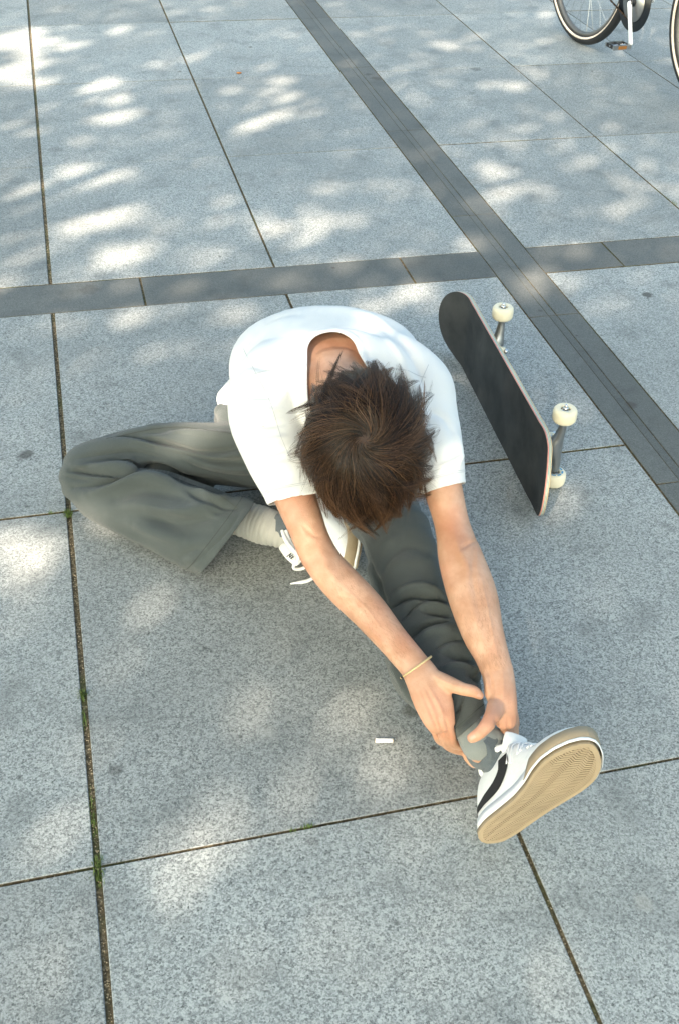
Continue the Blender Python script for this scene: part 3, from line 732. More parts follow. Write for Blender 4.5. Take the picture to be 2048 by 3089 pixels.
# --- trousers
def build_trousers():
    up = (-0.0603, -0.7949, 0.6037)
    P = [tube([(0.2944, 1.9294, 0.1200, 0.0492, 0.0492), (0.3409, 1.9107, 0.1300, 0.0706, 0.0706), (0.4151, 1.8977, 0.1350, 0.0849, 0.0849), (0.5000, 1.8469, 0.1300, 0.0796, 0.0796), (0.5512, 1.8195, 0.1250, 0.0653, 0.0653)], up, 4, 24),
         tube([(0.2568, 1.8992, 0.1650, 0.0166, 0.0133), (0.2738, 1.8735, 0.1600, 0.0330, 0.0297), (0.3029, 1.8549, 0.1500, 0.0504, 0.0454)], up, 4, 20),
         tube([(0.4088, 1.8231, 0.1300, 0.0848, 0.0805), (0.3188, 1.7918, 0.1250, 0.0724, 0.0688), (0.2482, 1.8077, 0.1200, 0.0652, 0.0619), (0.1698, 1.8319, 0.1180, 0.0608, 0.0577), (0.0903, 1.8509, 0.1120, 0.0572, 0.0515), (0.0225, 1.8504, 0.1050, 0.0560, 0.0476), (-0.0329, 1.8279, 0.0980, 0.0554, 0.0443), (-0.0491, 1.8166, 0.0920, 0.0490, 0.0392)], up, 5, 28, 2.2),
         tube([(-0.0465, 1.8149, 0.0850, 0.0500, 0.0400), (-0.0074, 1.7799, 0.0800, 0.0638, 0.0478), (0.0497, 1.7376, 0.0760, 0.0738, 0.0517), (0.1063, 1.7001, 0.0720, 0.0804, 0.0546), (0.1604, 1.6488, 0.0700, 0.0846, 0.0558), (0.2019, 1.6090, 0.0680, 0.0872, 0.0576), (0.2429, 1.5712, 0.0660, 0.0882, 0.0582)], up, 5, 30, 2.3),
         tube([(0.0493, 1.8342, 0.0700, 0.0364, 0.0291), (0.1369, 1.8116, 0.0650, 0.0365, 0.0292), (0.1969, 1.7852, 0.0600, 0.0237, 0.0213)], up, 4, 18),
         tube([(0.4995, 1.8058, 0.1300, 0.0850, 0.0765), (0.5091, 1.6284, 0.1350, 0.0783, 0.0704), (0.5166, 1.4959, 0.1350, 0.0681, 0.0613), (0.5170, 1.4224, 0.1320, 0.0679, 0.0578), (0.5046, 1.3422, 0.1250, 0.0660, 0.0561), (0.5036, 1.2708, 0.1120, 0.0675, 0.0540), (0.5041, 1.2073, 0.1000, 0.0766, 0.0574), (0.5046, 1.1533, 0.0950, 0.0751, 0.0556), (0.5091, 1.0938, 0.1000, 0.0574, 0.0459), (0.5153, 1.0431, 0.1050, 0.0330, 0.0313), (0.5192, 1.0102, 0.1000, 0.0291, 0.0291)], (-0.2686, -0.6554, 0.7059), 5, 30, 2.2)]
    V, F = merge(P)
    V[:, 2] = np.maximum(V[:, 2], .002)
    me = remesh(V, F, .0036, 3, .5)
    me.materials.clear(); me.materials.append(M_pants)
    # hems
    ax = nz(np.array((0.2019, 1.6090, 0.0680)) - np.array((0.1604, 1.6488, 0.0700)))
    h0 = np.array((0.2737, 1.6543, 0.1000)); h1 = np.array((0.1513, 1.5418, 0.0300)); hv = h1 - h0
    nrm_ = nz(np.cross(hv, np.array(up))); nrm_ = nrm_ if nrm_ @ ax > 0 else -nrm_
    cut_plane(me, tuple((h0 + h1) / 2), tuple(nrm_), tuple((h0 + h1) / 2 + nrm_ * .04), .14)
    g0 = np.array((0.4882, 1.0071, 0.1000)); g1 = np.array((0.5492, 1.0399, 0.1100)); upl = np.array((-0.2928, -0.5778, 0.7619)); n2 = nz(np.cross(g1 - g0, upl)); ax2 = np.array((0.5192, 1.0102, 0.1000)) - np.array((0.5153, 1.0431, 0.1050))
    n2 = n2 if n2 @ ax2 > 0 else -n2
    cut_plane(me, tuple((g0 + g1) / 2), tuple(n2), tuple((g0 + g1) / 2 + n2 * .02), .075)
    keep_largest(me)
    z = .11
    F1 = [  # thigh and knee
        ([(0.2988, 1.8895, 0.1100), (0.2004, 1.9249, 0.1100), (0.0981, 1.9277, 0.1100), (0.0155, 1.9272, 0.1100)], .006, -.004),
        ([(0.3177, 1.8369, 0.1100), (0.2151, 1.8328, 0.1100), (0.1468, 1.8697, 0.1100), (0.0612, 1.9266, 0.1100), (-0.0019, 1.9386, 0.1100)], .005, -.0055),
        ([(0.3134, 1.8138, 0.1100), (0.2118, 1.8099, 0.1100), (0.1449, 1.8542, 0.1100), (0.0682, 1.9041, 0.1100)], .006, .0045),
        ([(0.3079, 1.7836, 0.1100), (0.2276, 1.7945, 0.1100), (0.1696, 1.8337, 0.1100), (0.1110, 1.8766, 0.1100)], .005, -.0045),
        ([(0.3025, 1.7540, 0.1100), (0.2419, 1.7703, 0.1100), (0.1760, 1.8137, 0.1100)], .005, .003),
        ([(-0.0667, 1.8228, 0.1100), (-0.0369, 1.8125, 0.1100), (0.0145, 1.7995, 0.1100), (0.0499, 1.8031, 0.1100)], .0045, -.0075),
        ([(-0.0615, 1.8399, 0.1100), (-0.0098, 1.8253, 0.1100), (0.0427, 1.8212, 0.1100), (0.0781, 1.8204, 0.1100)], .006, .004),
        ([(-0.0653, 1.7666, 0.1100), (-0.0182, 1.7676, 0.1100), (0.0395, 1.7857, 0.1100), (0.0853, 1.8038, 0.1100), (0.1236, 1.7888, 0.1100), (0.1589, 1.7520, 0.1100), (0.1978, 1.7150, 0.1100), (0.2452, 1.6812, 0.1100)], .006, -.010),
        ([(-0.0413, 1.7405, 0.1100), (0.0110, 1.7560, 0.1100), (0.0736, 1.7760, 0.1100), (0.1239, 1.7544, 0.1100)], .010, .006),
        ([(0.0163, 1.7150, 0.1100), (0.0693, 1.7330, 0.1100), (0.1269, 1.7073, 0.1100), (0.1487, 1.6748, 0.1100)], .010, -.004),
        ([(0.0624, 1.6641, 0.1100), (0.1162, 1.6196, 0.1100), (0.1755, 1.6212, 0.1100), (0.2388, 1.6430, 0.1100)], .013, -.006),
        ([(0.0401, 1.6962, 0.1100), (0.1037, 1.6559, 0.1100), (0.1627, 1.6511, 0.1100), (0.2095, 1.6769, 0.1100)], .012, .005),
        ([(0.1542, 1.7164, 0.1100), (0.1832, 1.6750, 0.1100), (0.2074, 1.6632, 0.1100)], .005, -.004),
        ([(0.1764, 1.7192, 0.1100), (0.2011, 1.6785, 0.1100), (0.2264, 1.6735, 0.1100)], .005, .004),
        ([(0.0334, 1.6228, 0.1100), (0.0866, 1.5794, 0.1100), (0.1332, 1.5571, 0.1100)], .012, .004),
        ([(0.0773, 1.8129, 0.1100), (0.0577, 1.8397, 0.1100), (0.0355, 1.8409, 0.1100)], .004, .004),
        ([(0.3325, 1.8665, 0.1100), (0.2414, 1.8840, 0.1100), (0.1708, 1.9139, 0.1100), (0.1093, 1.9455, 0.1100)], .005, .003),
        ([(0.3073, 1.7304, 0.1100), (0.2546, 1.7377, 0.1100), (0.1976, 1.7744, 0.1100), (0.1584, 1.8172, 0.1100)], .0045, -.003),
        ([(-0.0516, 1.8609, 0.1100), (0.0019, 1.8660, 0.1100), (0.0642, 1.8618, 0.1100), (0.1236, 1.8270, 0.1100)], .0045, -.003),
        ([(-0.0804, 1.8061, 0.1100), (-0.0470, 1.7878, 0.1100), (-0.0042, 1.7824, 0.1100)], .005, -.003),
        ([(-0.0128, 1.6654, 0.1100), (0.0610, 1.6508, 0.1100), (0.1293, 1.5904, 0.1100), (0.1962, 1.5902, 0.1100)], .012, -.003),
        ([(0.3052, 1.7687, 0.1100), (0.2619, 1.7817, 0.1100), (0.2034, 1.8147, 0.1100), (0.1434, 1.8419, 0.1100)], .0032, -.0022),
        ([(0.3020, 1.7019, 0.1100), (0.2687, 1.7157, 0.1100), (0.2204, 1.7474, 0.1100)], .0035, .002),
        ([(0.1926, 1.6802, 0.1100), (0.2106, 1.6555, 0.1100), (0.2426, 1.6395, 0.1100)], .0035, -.003),
        ([(0.1793, 1.6478, 0.1100), (0.2012, 1.6229, 0.1100), (0.2178, 1.6196, 0.1100)], .005, .002),
        ([(0.1168, 1.5901, 0.0400), (0.1441, 1.5993, 0.0500), (0.1775, 1.5914, 0.0600)], .008, -.003)]
    add_folds(me, F1, up, gain=2.4)
    # hem stitching line
    st = [(0.2451, 1.6404, 0.1000), (0.1997, 1.5924, 0.0800), (0.1389, 1.5613, 0.0500)]
    add_folds(me, [([(0.2528, 1.6500, 0.1000), (0.2168, 1.6211, 0.0700), (0.1364, 1.5691, 0.0300)], .0026, -.0032), ([(0.2389, 1.6982, 0.1000), (0.2111, 1.6894, 0.1000), (0.1908, 1.7005, 0.1000)], .003, .003)], up)
    z = .15; v2 = (-0.2716, -0.6691, 0.6917)
    F2 = [([(0.4430, 1.4730, 0.1500), (0.4434, 1.3861, 0.1500), (0.4452, 1.3043, 0.1500), (0.4465, 1.2696, 0.1500)], .0050, -.007),
          ([(0.4406, 1.3166, 0.1500), (0.4782, 1.3790, 0.1500), (0.5291, 1.4115, 0.1500), (0.5653, 1.3796, 0.1500)], .010, -.005),
          ([(0.4542, 1.3959, 0.1500), (0.4890, 1.4320, 0.1500), (0.5243, 1.4376, 0.1500)], .010, .004),
          ([(0.4403, 1.2589, 0.1500), (0.4833, 1.2853, 0.1500), (0.5214, 1.2797, 0.1500), (0.5536, 1.2486, 0.1500)], .0042, -.009),
          ([(0.4438, 1.2768, 0.1500), (0.4890, 1.3044, 0.1500), (0.5281, 1.3009, 0.1500), (0.5590, 1.2697, 0.1500)], .0055, .006),
          ([(0.4601, 1.2333, 0.1500), (0.4861, 1.2603, 0.1500), (0.5116, 1.2739, 0.1500)], .0040, -.008),
          ([(0.5042, 1.2500, 0.1500), (0.5285, 1.2396, 0.1500), (0.5498, 1.2276, 0.1500)], .0036, -.008),
          ([(0.5055, 1.2618, 0.1500), (0.5320, 1.2553, 0.1500), (0.5564, 1.2404, 0.1500)], .0045, .006),
          ([(0.4507, 1.1830, 0.1500), (0.4833, 1.2073, 0.1500), (0.5134, 1.2169, 0.1500), (0.5443, 1.2158, 0.1500)], .0042, -.008),
          ([(0.4563, 1.1686, 0.1500), (0.4947, 1.1945, 0.1500), (0.5384, 1.1980, 0.1500)], .0055, .005),
          ([(0.4809, 1.1504, 0.1500), (0.5215, 1.1703, 0.1500), (0.5509, 1.1662, 0.1500), (0.5637, 1.1411, 0.1500)], .0038, -.0055),
          ([(0.4864, 1.1324, 0.1500), (0.5203, 1.1552, 0.1500), (0.5398, 1.1563, 0.1500)], .0060, .003),
          ([(0.4992, 1.1486, 0.1500), (0.5338, 1.1274, 0.1500), (0.5561, 1.1069, 0.1500)], .0036, -.006),
          ([(0.4910, 1.1118, 0.1500), (0.5255, 1.1143, 0.1500), (0.5517, 1.0923, 0.1500)], .0040, .005),
          ([(0.5357, 1.0831, 0.1500), (0.5528, 1.1018, 0.1500), (0.5561, 1.0817, 0.1500)], .0040, .010),
          ([(0.5317, 1.0888, 0.1500), (0.5419, 1.0752, 0.1500), (0.5473, 1.0570, 0.1500)], .0034, -.010),
          ([(0.4821, 1.0116, 0.1500), (0.4979, 1.0288, 0.1500), (0.5127, 1.0550, 0.1500)], .0022, -.005),
          ([(0.4772, 0.9803, 0.1500), (0.5095, 1.0040, 0.1500), (0.5363, 1.0225, 0.1500)], .0018, -.0025),
          ([(0.4503, 1.2307, 0.0600), (0.4533, 1.1732, 0.0600), (0.4589, 1.1273, 0.0600)], .006, .006)]
    add_folds(me, F2, v2, gain=1.6)
    V = mesh_arrays(me)
    noise_disp(me, .006, 26, axis=nz(np.array((0.2887, 1.8326, 0.1000)) - np.array((0.0551, 1.8697, 0.1000))), stretch=4, seed=3)
    V = mesh_arrays(me); V[:, 2] = np.maximum(V[:, 2], .0015); set_co(me, V)
    outer = me.copy()
    me = solidify(me, .0022)
    tr = link('trousers', me, person)
    stitch('hem_stitching', outer, tuple((h0 + h1) / 2 - nrm_ * .024), tuple(nrm_), tuple((h0 + h1) / 2), .13, M_thread, tr, .0007)
    stitch('hem_stitching', outer, tuple((g0 + g1) / 2 - n2 * .012), tuple(n2), tuple((g0 + g1) / 2), .07, M_thread, tr, .0006)
    seam('side_seam', outer, [(0.2444, 1.6517, 0.1000), (0.2132, 1.7033, 0.1000), (0.1662, 1.7446, 0.1000), (0.1346, 1.7745, 0.1000)], up, M_thread, tr, .0007)
    seam('side_seam', outer, [(0.3220, 1.8077, 0.1500), (0.2365, 1.8432, 0.1500), (0.1682, 1.8756, 0.1500), (0.0966, 1.8909, 0.1400), (0.0146, 1.8905, 0.1300)], up, M_thread, tr, .0007)
    seam('side_seam', outer, [(0.4283, 1.3537, 0.1500), (0.4288, 1.2965, 0.1500), (0.4368, 1.2191, 0.1500)], v2, M_thread, tr, .0007)
    seam('side_seam', outer, [(0.4797, 0.9981, 0.1300), (0.4990, 1.0297, 0.1300), (0.5205, 1.0666, 0.1300)], v2, M_thread, tr, .0007)
build_trousers()

# --- shirt
def build_shirt():
    up = (0, .7, .7)
    P = [tube([(.44, 1.97, .05, .150, .115), (.44, 1.955, .12, .150, .115), (.44, 1.935, .19, .155, .11), (.44, 1.865, .275, .165, .108), (.44, 1.78, .338, .180, .108), (.437, 1.70, .365, .185, .100), (.43, 1.62, .385, .15, .085), (.43, 1.55, .395, .09, .068)], up, 5, 32, 2.3)]
    vr = (-0.1572, -0.7918, 0.5902)
    P.append(tube([(0.3639, 1.6686, 0.4000, 0.0642, 0.0513), (0.3110, 1.6272, 0.3850, 0.0726, 0.0617), (0.2937, 1.5755, 0.3600, 0.0669, 0.0602), (0.3036, 1.5216, 0.3250, 0.0617, 0.0556), (0.3169, 1.4710, 0.2980, 0.0581, 0.0494), (0.3272, 1.4235, 0.2750, 0.0545, 0.0490), (0.3333, 1.3865, 0.2550, 0.0526, 0.0473)], vr, 5, 28))
    vl = (-0.2972, -0.7556, 0.5837)
    P.append(tube([(0.5405, 1.6440, 0.4000, 0.0647, 0.0518), (0.5732, 1.5860, 0.3850, 0.0671, 0.0570), (0.5801, 1.5284, 0.3600, 0.0583, 0.0554), (0.5718, 1.4560, 0.3350, 0.0517, 0.0517), (0.5727, 1.4176, 0.3150, 0.0459, 0.0459), (0.5747, 1.3912, 0.2980, 0.0404, 0.0404), (0.5755, 1.3498, 0.2750, 0.0400, 0.0400)], vl, 5, 28))
    P.append(tube([(0.3195, 1.6098, 0.3950, 0.0625, 0.0438), (0.4345, 1.6226, 0.4200, 0.0749, 0.0450), (0.5558, 1.5807, 0.3950, 0.0634, 0.0444)], (-.2, -.7, .6), 5, 28))
    V, F = merge(P)
    me = remesh(V, F, .0042, 10, .5)
    me.materials.clear(); me.materials.append(M_shirt)
    # sleeves open
    hems = []
    def hem(p0, p1, view, ax_, r):
        p0, p1 = np.array(p0), np.array(p1); n_ = nz(np.cross(p1 - p0, np.array(view))); n_ = n_ if n_ @ ax_ > 0 else -n_
        n_ = nz(n_ + nz(ax_) * .5); hems.append(((p0 + p1) / 2, n_, r))
        cut_plane(me, tuple((p0 + p1) / 2), tuple(n_), tuple((p0 + p1) / 2 + n_ * .03), r)
    a = np.array((0.3183, 1.4252, 0.2750)) - np.array((0.3079, 1.4727, 0.2980)); hem((0.2788, 1.4353, 0.2800), (0.3679, 1.4405, 0.2700), vr, a, .11)
    b = np.array((0.5747, 1.3912, 0.2980)) - np.array((0.5727, 1.4176, 0.3150)); hem((0.5355, 1.3813, 0.3000), (0.6125, 1.3964, 0.3000), vl, b, .10)
    # bottom opening and neck opening
    bm = bmesh.new(); bm.from_mesh(me)
    n0 = Vector((.428, 1.60, .46)); ax = Vector(tuple(HC)) + Vector((0, 0, -.01)) - n0
    nk0 = Vector((0.4188, 1.6050, 0.4700)); nk1 = Vector((0.4132, 1.4368, 0.4200)); d = (nk1 - nk0); L2 = d.length_squared
    rem = []
    for v in bm.verts:
        t = max(0, min(1, (v.co - nk0).dot(d) / L2)); q = nk0 + d * t
        if (v.co - q).length < .043 + .032 * t: rem.append(v)
    bmesh.ops.delete(bm, geom=rem, context='VERTS')
    bmesh.ops.bisect_plane(bm, geom=bm.verts[:] + bm.edges[:] + bm.faces[:], plane_co=(0, 0, .045), plane_no=(0, 0, -1), clear_outer=True)
    bm.to_mesh(me); bm.free()
    keep_largest(me); smooth_boundary(me, 25)
    z = .42
    folds = []
    # fan of gathers running from the armpit to the shoulder blade, image left
    folds += [([(0.2582, 1.6859, 0.3300), (0.2940, 1.6460, 0.3400), (0.3330, 1.6167, 0.3600)], .0042, -.0028),
              ([(0.2574, 1.6475, 0.3300), (0.2906, 1.6060, 0.3400), (0.3270, 1.5791, 0.3600)], .0042, .0026),
              ([(0.2567, 1.6102, 0.3300), (0.2873, 1.5672, 0.3400), (0.3211, 1.5425, 0.3600)], .0042, -.0028),
              ([(0.2559, 1.5739, 0.3300), (0.2841, 1.5296, 0.3400), (0.3154, 1.5070, 0.3600)], .0042, .0026),
              ([(0.2552, 1.5386, 0.3300), (0.2810, 1.4931, 0.3400), (0.3098, 1.4726, 0.3600)], .0042, -.0028),
              ([(0.2545, 1.5043, 0.3300), (0.2780, 1.4577, 0.3400), (0.3044, 1.4391, 0.3600)], .0042, .0026),
              ([(0.2538, 1.4709, 0.3300), (0.2750, 1.4233, 0.3400), (0.2992, 1.4065, 0.3600)], .0042, -.0028),
              ([(0.2531, 1.4384, 0.3300), (0.2722, 1.3898, 0.3400), (0.2941, 1.3749, 0.3600)], .0042, .0026),
              ([(0.2524, 1.4067, 0.3300), (0.2694, 1.3572, 0.3400), (0.2891, 1.3441, 0.3600)], .0042, -.0028)]
    folds += [([(0.2570, 1.6107, 0.4200), (0.3035, 1.6927, 0.4200), (0.3503, 1.7649, 0.4200), (0.4033, 1.8151, 0.4200)], .014, .003),
              ([(0.2443, 1.6277, 0.4200), (0.2798, 1.6509, 0.4200), (0.3232, 1.6280, 0.4200)], .008, -.003),
              ([(0.3724, 1.6340, 0.4200), (0.3373, 1.5813, 0.4200), (0.3039, 1.5311, 0.4200)], .008, .003),
              ([(0.3877, 1.8441, 0.4200), (0.4488, 1.8246, 0.4200), (0.5180, 1.7861, 0.4200), (0.5582, 1.7111, 0.4200), (0.5762, 1.6275, 0.4200)], .012, .003),
              ([(0.4090, 1.8019, 0.4200), (0.3420, 1.8086, 0.4200), (0.2881, 1.7432, 0.4200), (0.2554, 1.6706, 0.4200)], .010, -.003),
              ([(0.5342, 1.7489, 0.4200), (0.5655, 1.6771, 0.4200), (0.5752, 1.5968, 0.4200), (0.5653, 1.5246, 0.4200)], .008, -.004),
              ([(0.5321, 1.6047, 0.4200), (0.5545, 1.5557, 0.4200), (0.5528, 1.4845, 0.4200), (0.5332, 1.4337, 0.4200)], .008, .003),
              ([(0.5375, 1.6984, 0.4200), (0.5517, 1.6012, 0.4200), (0.5383, 1.5153, 0.4200)], .006, .0025),
              ([(0.5562, 1.4700, 0.4200), (0.5814, 1.4380, 0.4200), (0.5831, 1.3849, 0.4200)], .006, -.002),
              ([(0.6094, 1.4671, 0.3600), (0.6100, 1.4422, 0.3300), (0.5948, 1.4071, 0.3100)], .006, .003),
              ([(0.5588, 1.4077, 0.3100), (0.5834, 1.4093, 0.3100), (0.6085, 1.4239, 0.3100)], .0035, -.002),
              ([(0.5704, 1.4313, 0.3100), (0.5973, 1.4392, 0.3100), (0.6213, 1.4545, 0.3100)], .004, .002)]
    add_folds(me, folds, (-.2, -.7, .65), -.4, gain=2.5)
    noise_disp(me, .0035, 16, axis=(.9, .3, 0), stretch=2.5, seed=5)
    # ribbed collar
    V = mesh_arrays(me); N = normals(me)
    dd, tt = seg_dist(V, [tuple(nk0), tuple(nk1)])
    edge = np.array([dd - (.043 + .032 * tt)])[0]
    D = np.where((edge < .016) & (edge > -.01), .0009, 0) + np.exp(-((edge - .017) / .0025) ** 2) * -.0020
    set_co(me, V + N * D[:, None])
    outer = me.copy()
    me = solidify(me, .0018)
    shirt = link('t_shirt', me, person)
    for c_, n_, r_ in hems:
        for off in (.019, .022): stitch('stitching', outer, tuple(c_ - n_ * off), tuple(n_), tuple(c_), r_, M_wthread, shirt, .0005)
    seam('shoulder_seam', outer, [(0.3616, 1.5864, 0.4500), (0.3165, 1.5946, 0.4500), (0.2784, 1.6214, 0.4200)], (-.2, -.7, .65), M_wthread, shirt, .0006)
    seam('shoulder_seam', outer, [(0.4862, 1.5636, 0.4500), (0.5280, 1.5559, 0.4500), (0.5798, 1.5584, 0.4200)], (-.2, -.7, .65), M_wthread, shirt, .0006)
    seam('armhole_seam', outer, [(0.2774, 1.7291, 0.4200), (0.2849, 1.6350, 0.4200), (0.2986, 1.5629, 0.4000), (0.3049, 1.4973, 0.3700), (0.3139, 1.4587, 0.3500)], (-.2, -.7, .65), M_wthread, shirt, .0006)
    seam('armhole_seam', outer, [(0.5949, 1.5932, 0.4200), (0.5576, 1.5260, 0.4200), (0.5325, 1.4773, 0.4000), (0.5229, 1.4424, 0.3700)], (-.2, -.7, .65), M_wthread, shirt, .0006)
    # hanging hem at the hip
    V, F = tube([(0.2959, 1.9719, 0.2000, 0.0047, 0.0028), (0.2757, 1.9423, 0.1900, 0.0102, 0.0051), (0.2655, 1.9219, 0.1800, 0.0148, 0.0067), (0.2742, 1.8675, 0.1750, 0.0146, 0.0066), (0.2850, 1.8129, 0.1700, 0.0063, 0.0031)], (-0.1153, -0.8269, 0.5504), 5, 20, 2.0)
    obj('shirt_hem', V, F, M_shirt, person)
build_shirt()

# --- hair
def build_hair():
    ax = np.stack([HX, HY, HZ]); rad = np.array(HR) + .004
    def to_l(p): return (p - HC) @ ax.T
    def to_w(q): return q @ ax + HC
    # under-layer
    Vc, Fc = ellipsoid((0, 0, 0), ((1, 0, 0), (0, 1, 0), (0, 0, 1)), HR, 40, 30)
    def mask(u):
        x, y, z = u.T
        front = z > .10 + .75 * np.clip(y, 0, 1)
        back = z > -.95 + .1 * np.abs(x)
        side = z > -.22
        return np.where(y > .25, front | (z > .75), np.where(y > -.35, side, back)) 
    u = nz(Vc / np.array(HR)); keepf = []
    km = mask(u)
    for f in Fc:
        if all(km[list(f)]): keepf.append(f)
    used = sorted(set(i for f in keepf for i in f)); mp = {i: k for k, i in enumerate(used)}
    Vk = to_w(Vc[used] * (1 + .05 / 1)); Fk = [tuple(mp[i] for i in f) for f in keepf]
    cap = obj('hair', Vk, Fk, M_hairshade, person); cap['label'] = 'short tousled brown hair with a whorl at the crown'
    # whorl position on the scalp
    wh = HC + vd * .2 + np.array(cu) * .012; wl = nz(to_l(wh)); 
    # guide clumps
    NC, NS, K = 460, 28000, 13
    def sample(n):
        out = []
        while sum(len(o) for o in out) < n:
            d = nz(rng.normal(size=(n * 2, 3))); out.append(d[mask(d)])
        return np.vstack(out)[:n]
    G = sample(NC)
    Gn = np.vstack([nz(wl + rng.normal(size=(60, 3)) * .12)]); G = np.vstack([G, Gn])
    U = sample(NS)
    # strands take the clump nearest to their root
    own = np.empty(NS, int)
    for i in range(0, NS, 1500): own[i:i + 1500] = np.argmax(U[i:i + 1500] @ G.T, axis=1)
    def grow(Ud, clen, jit, lift, swirlj):
        q = Ud * rad; pts = [q.copy()]; n = len(q)
        back = np.clip(-(Ud[:, 1] * .9 + .0), 0, 1) * np.clip(.55 - Ud[:, 2], 0, 1) * 1.6
        L = clen * (1 - .62 * np.clip(back, 0, 1)) * (1 - .08 * np.abs(Ud[:, 0])); step = L / (K - 1)
        d0 = None
        for k in range(K - 1):
            nn = nz(q / rad ** 2); rel = q - wl * rad * 1.0
            dist = np.linalg.norm(rel, axis=1, keepdims=True)
            t = rel - (rel * nn).sum(1, keepdims=True) * nn; t = nz(t)
            sw = np.cross(nn, t)
            w = np.exp(-(dist / .045) ** 1.5) * 1.3 + .18
            flow = nz(t + sw * (w + swirlj))
            # everything on the top falls forward over the forehead
            fwd = np.array([0, 1, -.15]); fwd = fwd - (nn @ fwd)[:, None] * nn
            flow = nz(flow + fwd * (.55 * np.clip(Ud[:, 1:2] + .45, 0, 1)))
            hgt = (np.linalg.norm(q / rad, axis=1) - 1) * .088
            tgt = lift * (1 - np.exp(-3 * (k + 1) / K))
            up = np.clip((tgt - hgt) / .012, -1.1, 1.4)[:, None]
            if k > K * .5: up = np.maximum(up, .0) * .5 + .10
            if k > K * .5 and d0 is not None: d = nz(d0 * .75 + flow * .25 + nn * up * .3 + jit * .25)
            else: d = nz(flow + nn * up + jit)
            d0 = d
            q = q + d * step[:, None]; pts.append(q.copy())
        return np.stack(pts, 1)
    nG = len(G)
    gl = rng.uniform(.105, .198, nG); glift = rng.uniform(.010, .026, nG)
    GS = grow(G, gl, rng.normal(size=(nG, 3)) * .22, glift, rng.normal(size=(nG, 1)) * .25)
    sl = gl[own] * rng.uniform(.75, 1.08, NS)
    SS = grow(U, sl, rng.normal(size=(NS, 3)) * .10, glift[own] * rng.uniform(.25, 1.1, NS), rng.normal(size=(NS, 1)) * .12)
    t = np.linspace(0, 1, K)[None, :, None]
    cl = (t ** 1.3) * np.where(rng.uniform(0, 1, (NS, 1, 1)) < .15, rng.uniform(.1, .5, (NS, 1, 1)), rng.uniform(.80, .98, (NS, 1, 1)))
    SS = SS * (1 - cl) + (GS[own] + (U * rad - G[own] * rad)[:, None] * .12) * cl
    SS[:, :, :] += rng.normal(size=SS.shape) * .0006 * t
    Wd = to_w(SS.reshape(-1, 3)).reshape(NS, K, 3)
    # triangular tapered strands
    T = nz(np.gradient(Wd, axis=1)); A1 = nz(np.cross(T, rng.normal(size=(NS, 1, 3)))); B1 = np.cross(T, A1)
    rr = (.00034 * (1 - .85 * np.linspace(0, 1, K) ** 2))[None, :, None] * rng.uniform(.7, 1.3, (NS, 1, 1))
    ring = [Wd + rr * (A1 * math.cos(a) + B1 * math.sin(a)) for a in (0, 2.094, 4.189)]
    Vv = np.stack(ring, 2).reshape(-1, 3)
    base = (np.arange(NS) * K * 3)[:, None, None] + (np.arange(K - 1) * 3)[None, :, None]
    f = []
    for a in range(3):
        b = (a + 1) % 3
        f.append(np.stack([base + a, base + b, base + b + 3, base + a + 3], -1))
    Fq = np.concatenate(f, 2).reshape(-1, 4)
    me = bpy.data.meshes.new('strands'); me.vertices.add(len(Vv)); me.vertices.foreach_set('co', Vv.astype(np.float32).ravel())
    me.loops.add(len(Fq) * 4); me.loops.foreach_set('vertex_index', Fq.astype(np.int32).ravel())
    me.polygons.add(len(Fq)); me.polygons.foreach_set('loop_start', (np.arange(len(Fq)) * 4).astype(np.int32))
    at = me.attributes.new('along', 'FLOAT_VECTOR', 'POINT')
    al = np.zeros((NS, K, 3, 3), np.float32); al[..., 0] = np.linspace(0, 1, K)[None, :, None]; al[..., 1] = (np.clip(rng.uniform(0, 1, NS) ** 3 * .6 + (rng.uniform(0, 1, nG) ** 4 * .5)[own], 0, 1))[:, None, None]
    al[..., 2] = np.clip(rng.uniform(0, 1, nG)[own] + rng.normal(size=NS) * .12, 0, 1)[:, None, None]
    at.data.foreach_set('vector', al.ravel()); me.update(calc_edges=True); me.shade_smooth()
    me.materials.append(M_hair)
    tag(link('strand', me, cap), kind='stuff')
build_hair()

def arm_hair():
    bvh = BVHTree.FromPolygons([v.co for v in body_me.vertices], [p.vertices for p in body_me.polygons])
    V, F = [], []
    def patch(axis, wid, n, sd):
        random.seed(sd); ax = catmull(axis, 6)
        ref = Vector((-0.2421, -0.6836, 0.6885))
        for _ in range(n):
            i = random.randrange(len(ax) - 1); c = Vector(ax[i]) + (Vector(ax[i + 1]) - Vector(ax[i])) * random.random()
            al = (Vector(ax[i + 1]) - Vector(ax[i])).normalized(); sd_ = al.cross(ref).normalized()
            o = c + sd_ * random.uniform(-wid, wid) + ref * .12
            h = bvh.ray_cast(o, -ref, .25)
            if h[0] is None: continue
            p, nn = h[0], h[1]
            d = (al * 1.0 + sd_ * random.uniform(-.5, .5) + nn * .18).normalized(); l = random.uniform(.006, .012)
            s = d.cross(nn).normalized() * .00012; k = len(V)
            m_ = p + d * l * .5 + nn * .0006; e = p + d * l + nn * .0002
            V.extend([p - s, p + s, m_ + s * .8, m_ - s * .8, e]); F.extend([(k, k + 1, k + 2, k + 3), (k + 3, k + 2, k + 4)])
    patch([(0.3569, 1.3354, 0.2000), (0.3955, 1.2288, 0.2000), (0.4200, 1.1621, 0.1900), (0.4368, 1.1240, 0.1800)], .035, 700, 1)
    patch([(0.5872, 1.2546, 0.2000), (0.5734, 1.1711, 0.2000), (0.5701, 1.1060, 0.1900), (0.5701, 1.0719, 0.1800)], .04, 700, 2)
    o = obj('arm_hair', V, F, M_armhair, person); tag(o, kind='stuff')
arm_hair()

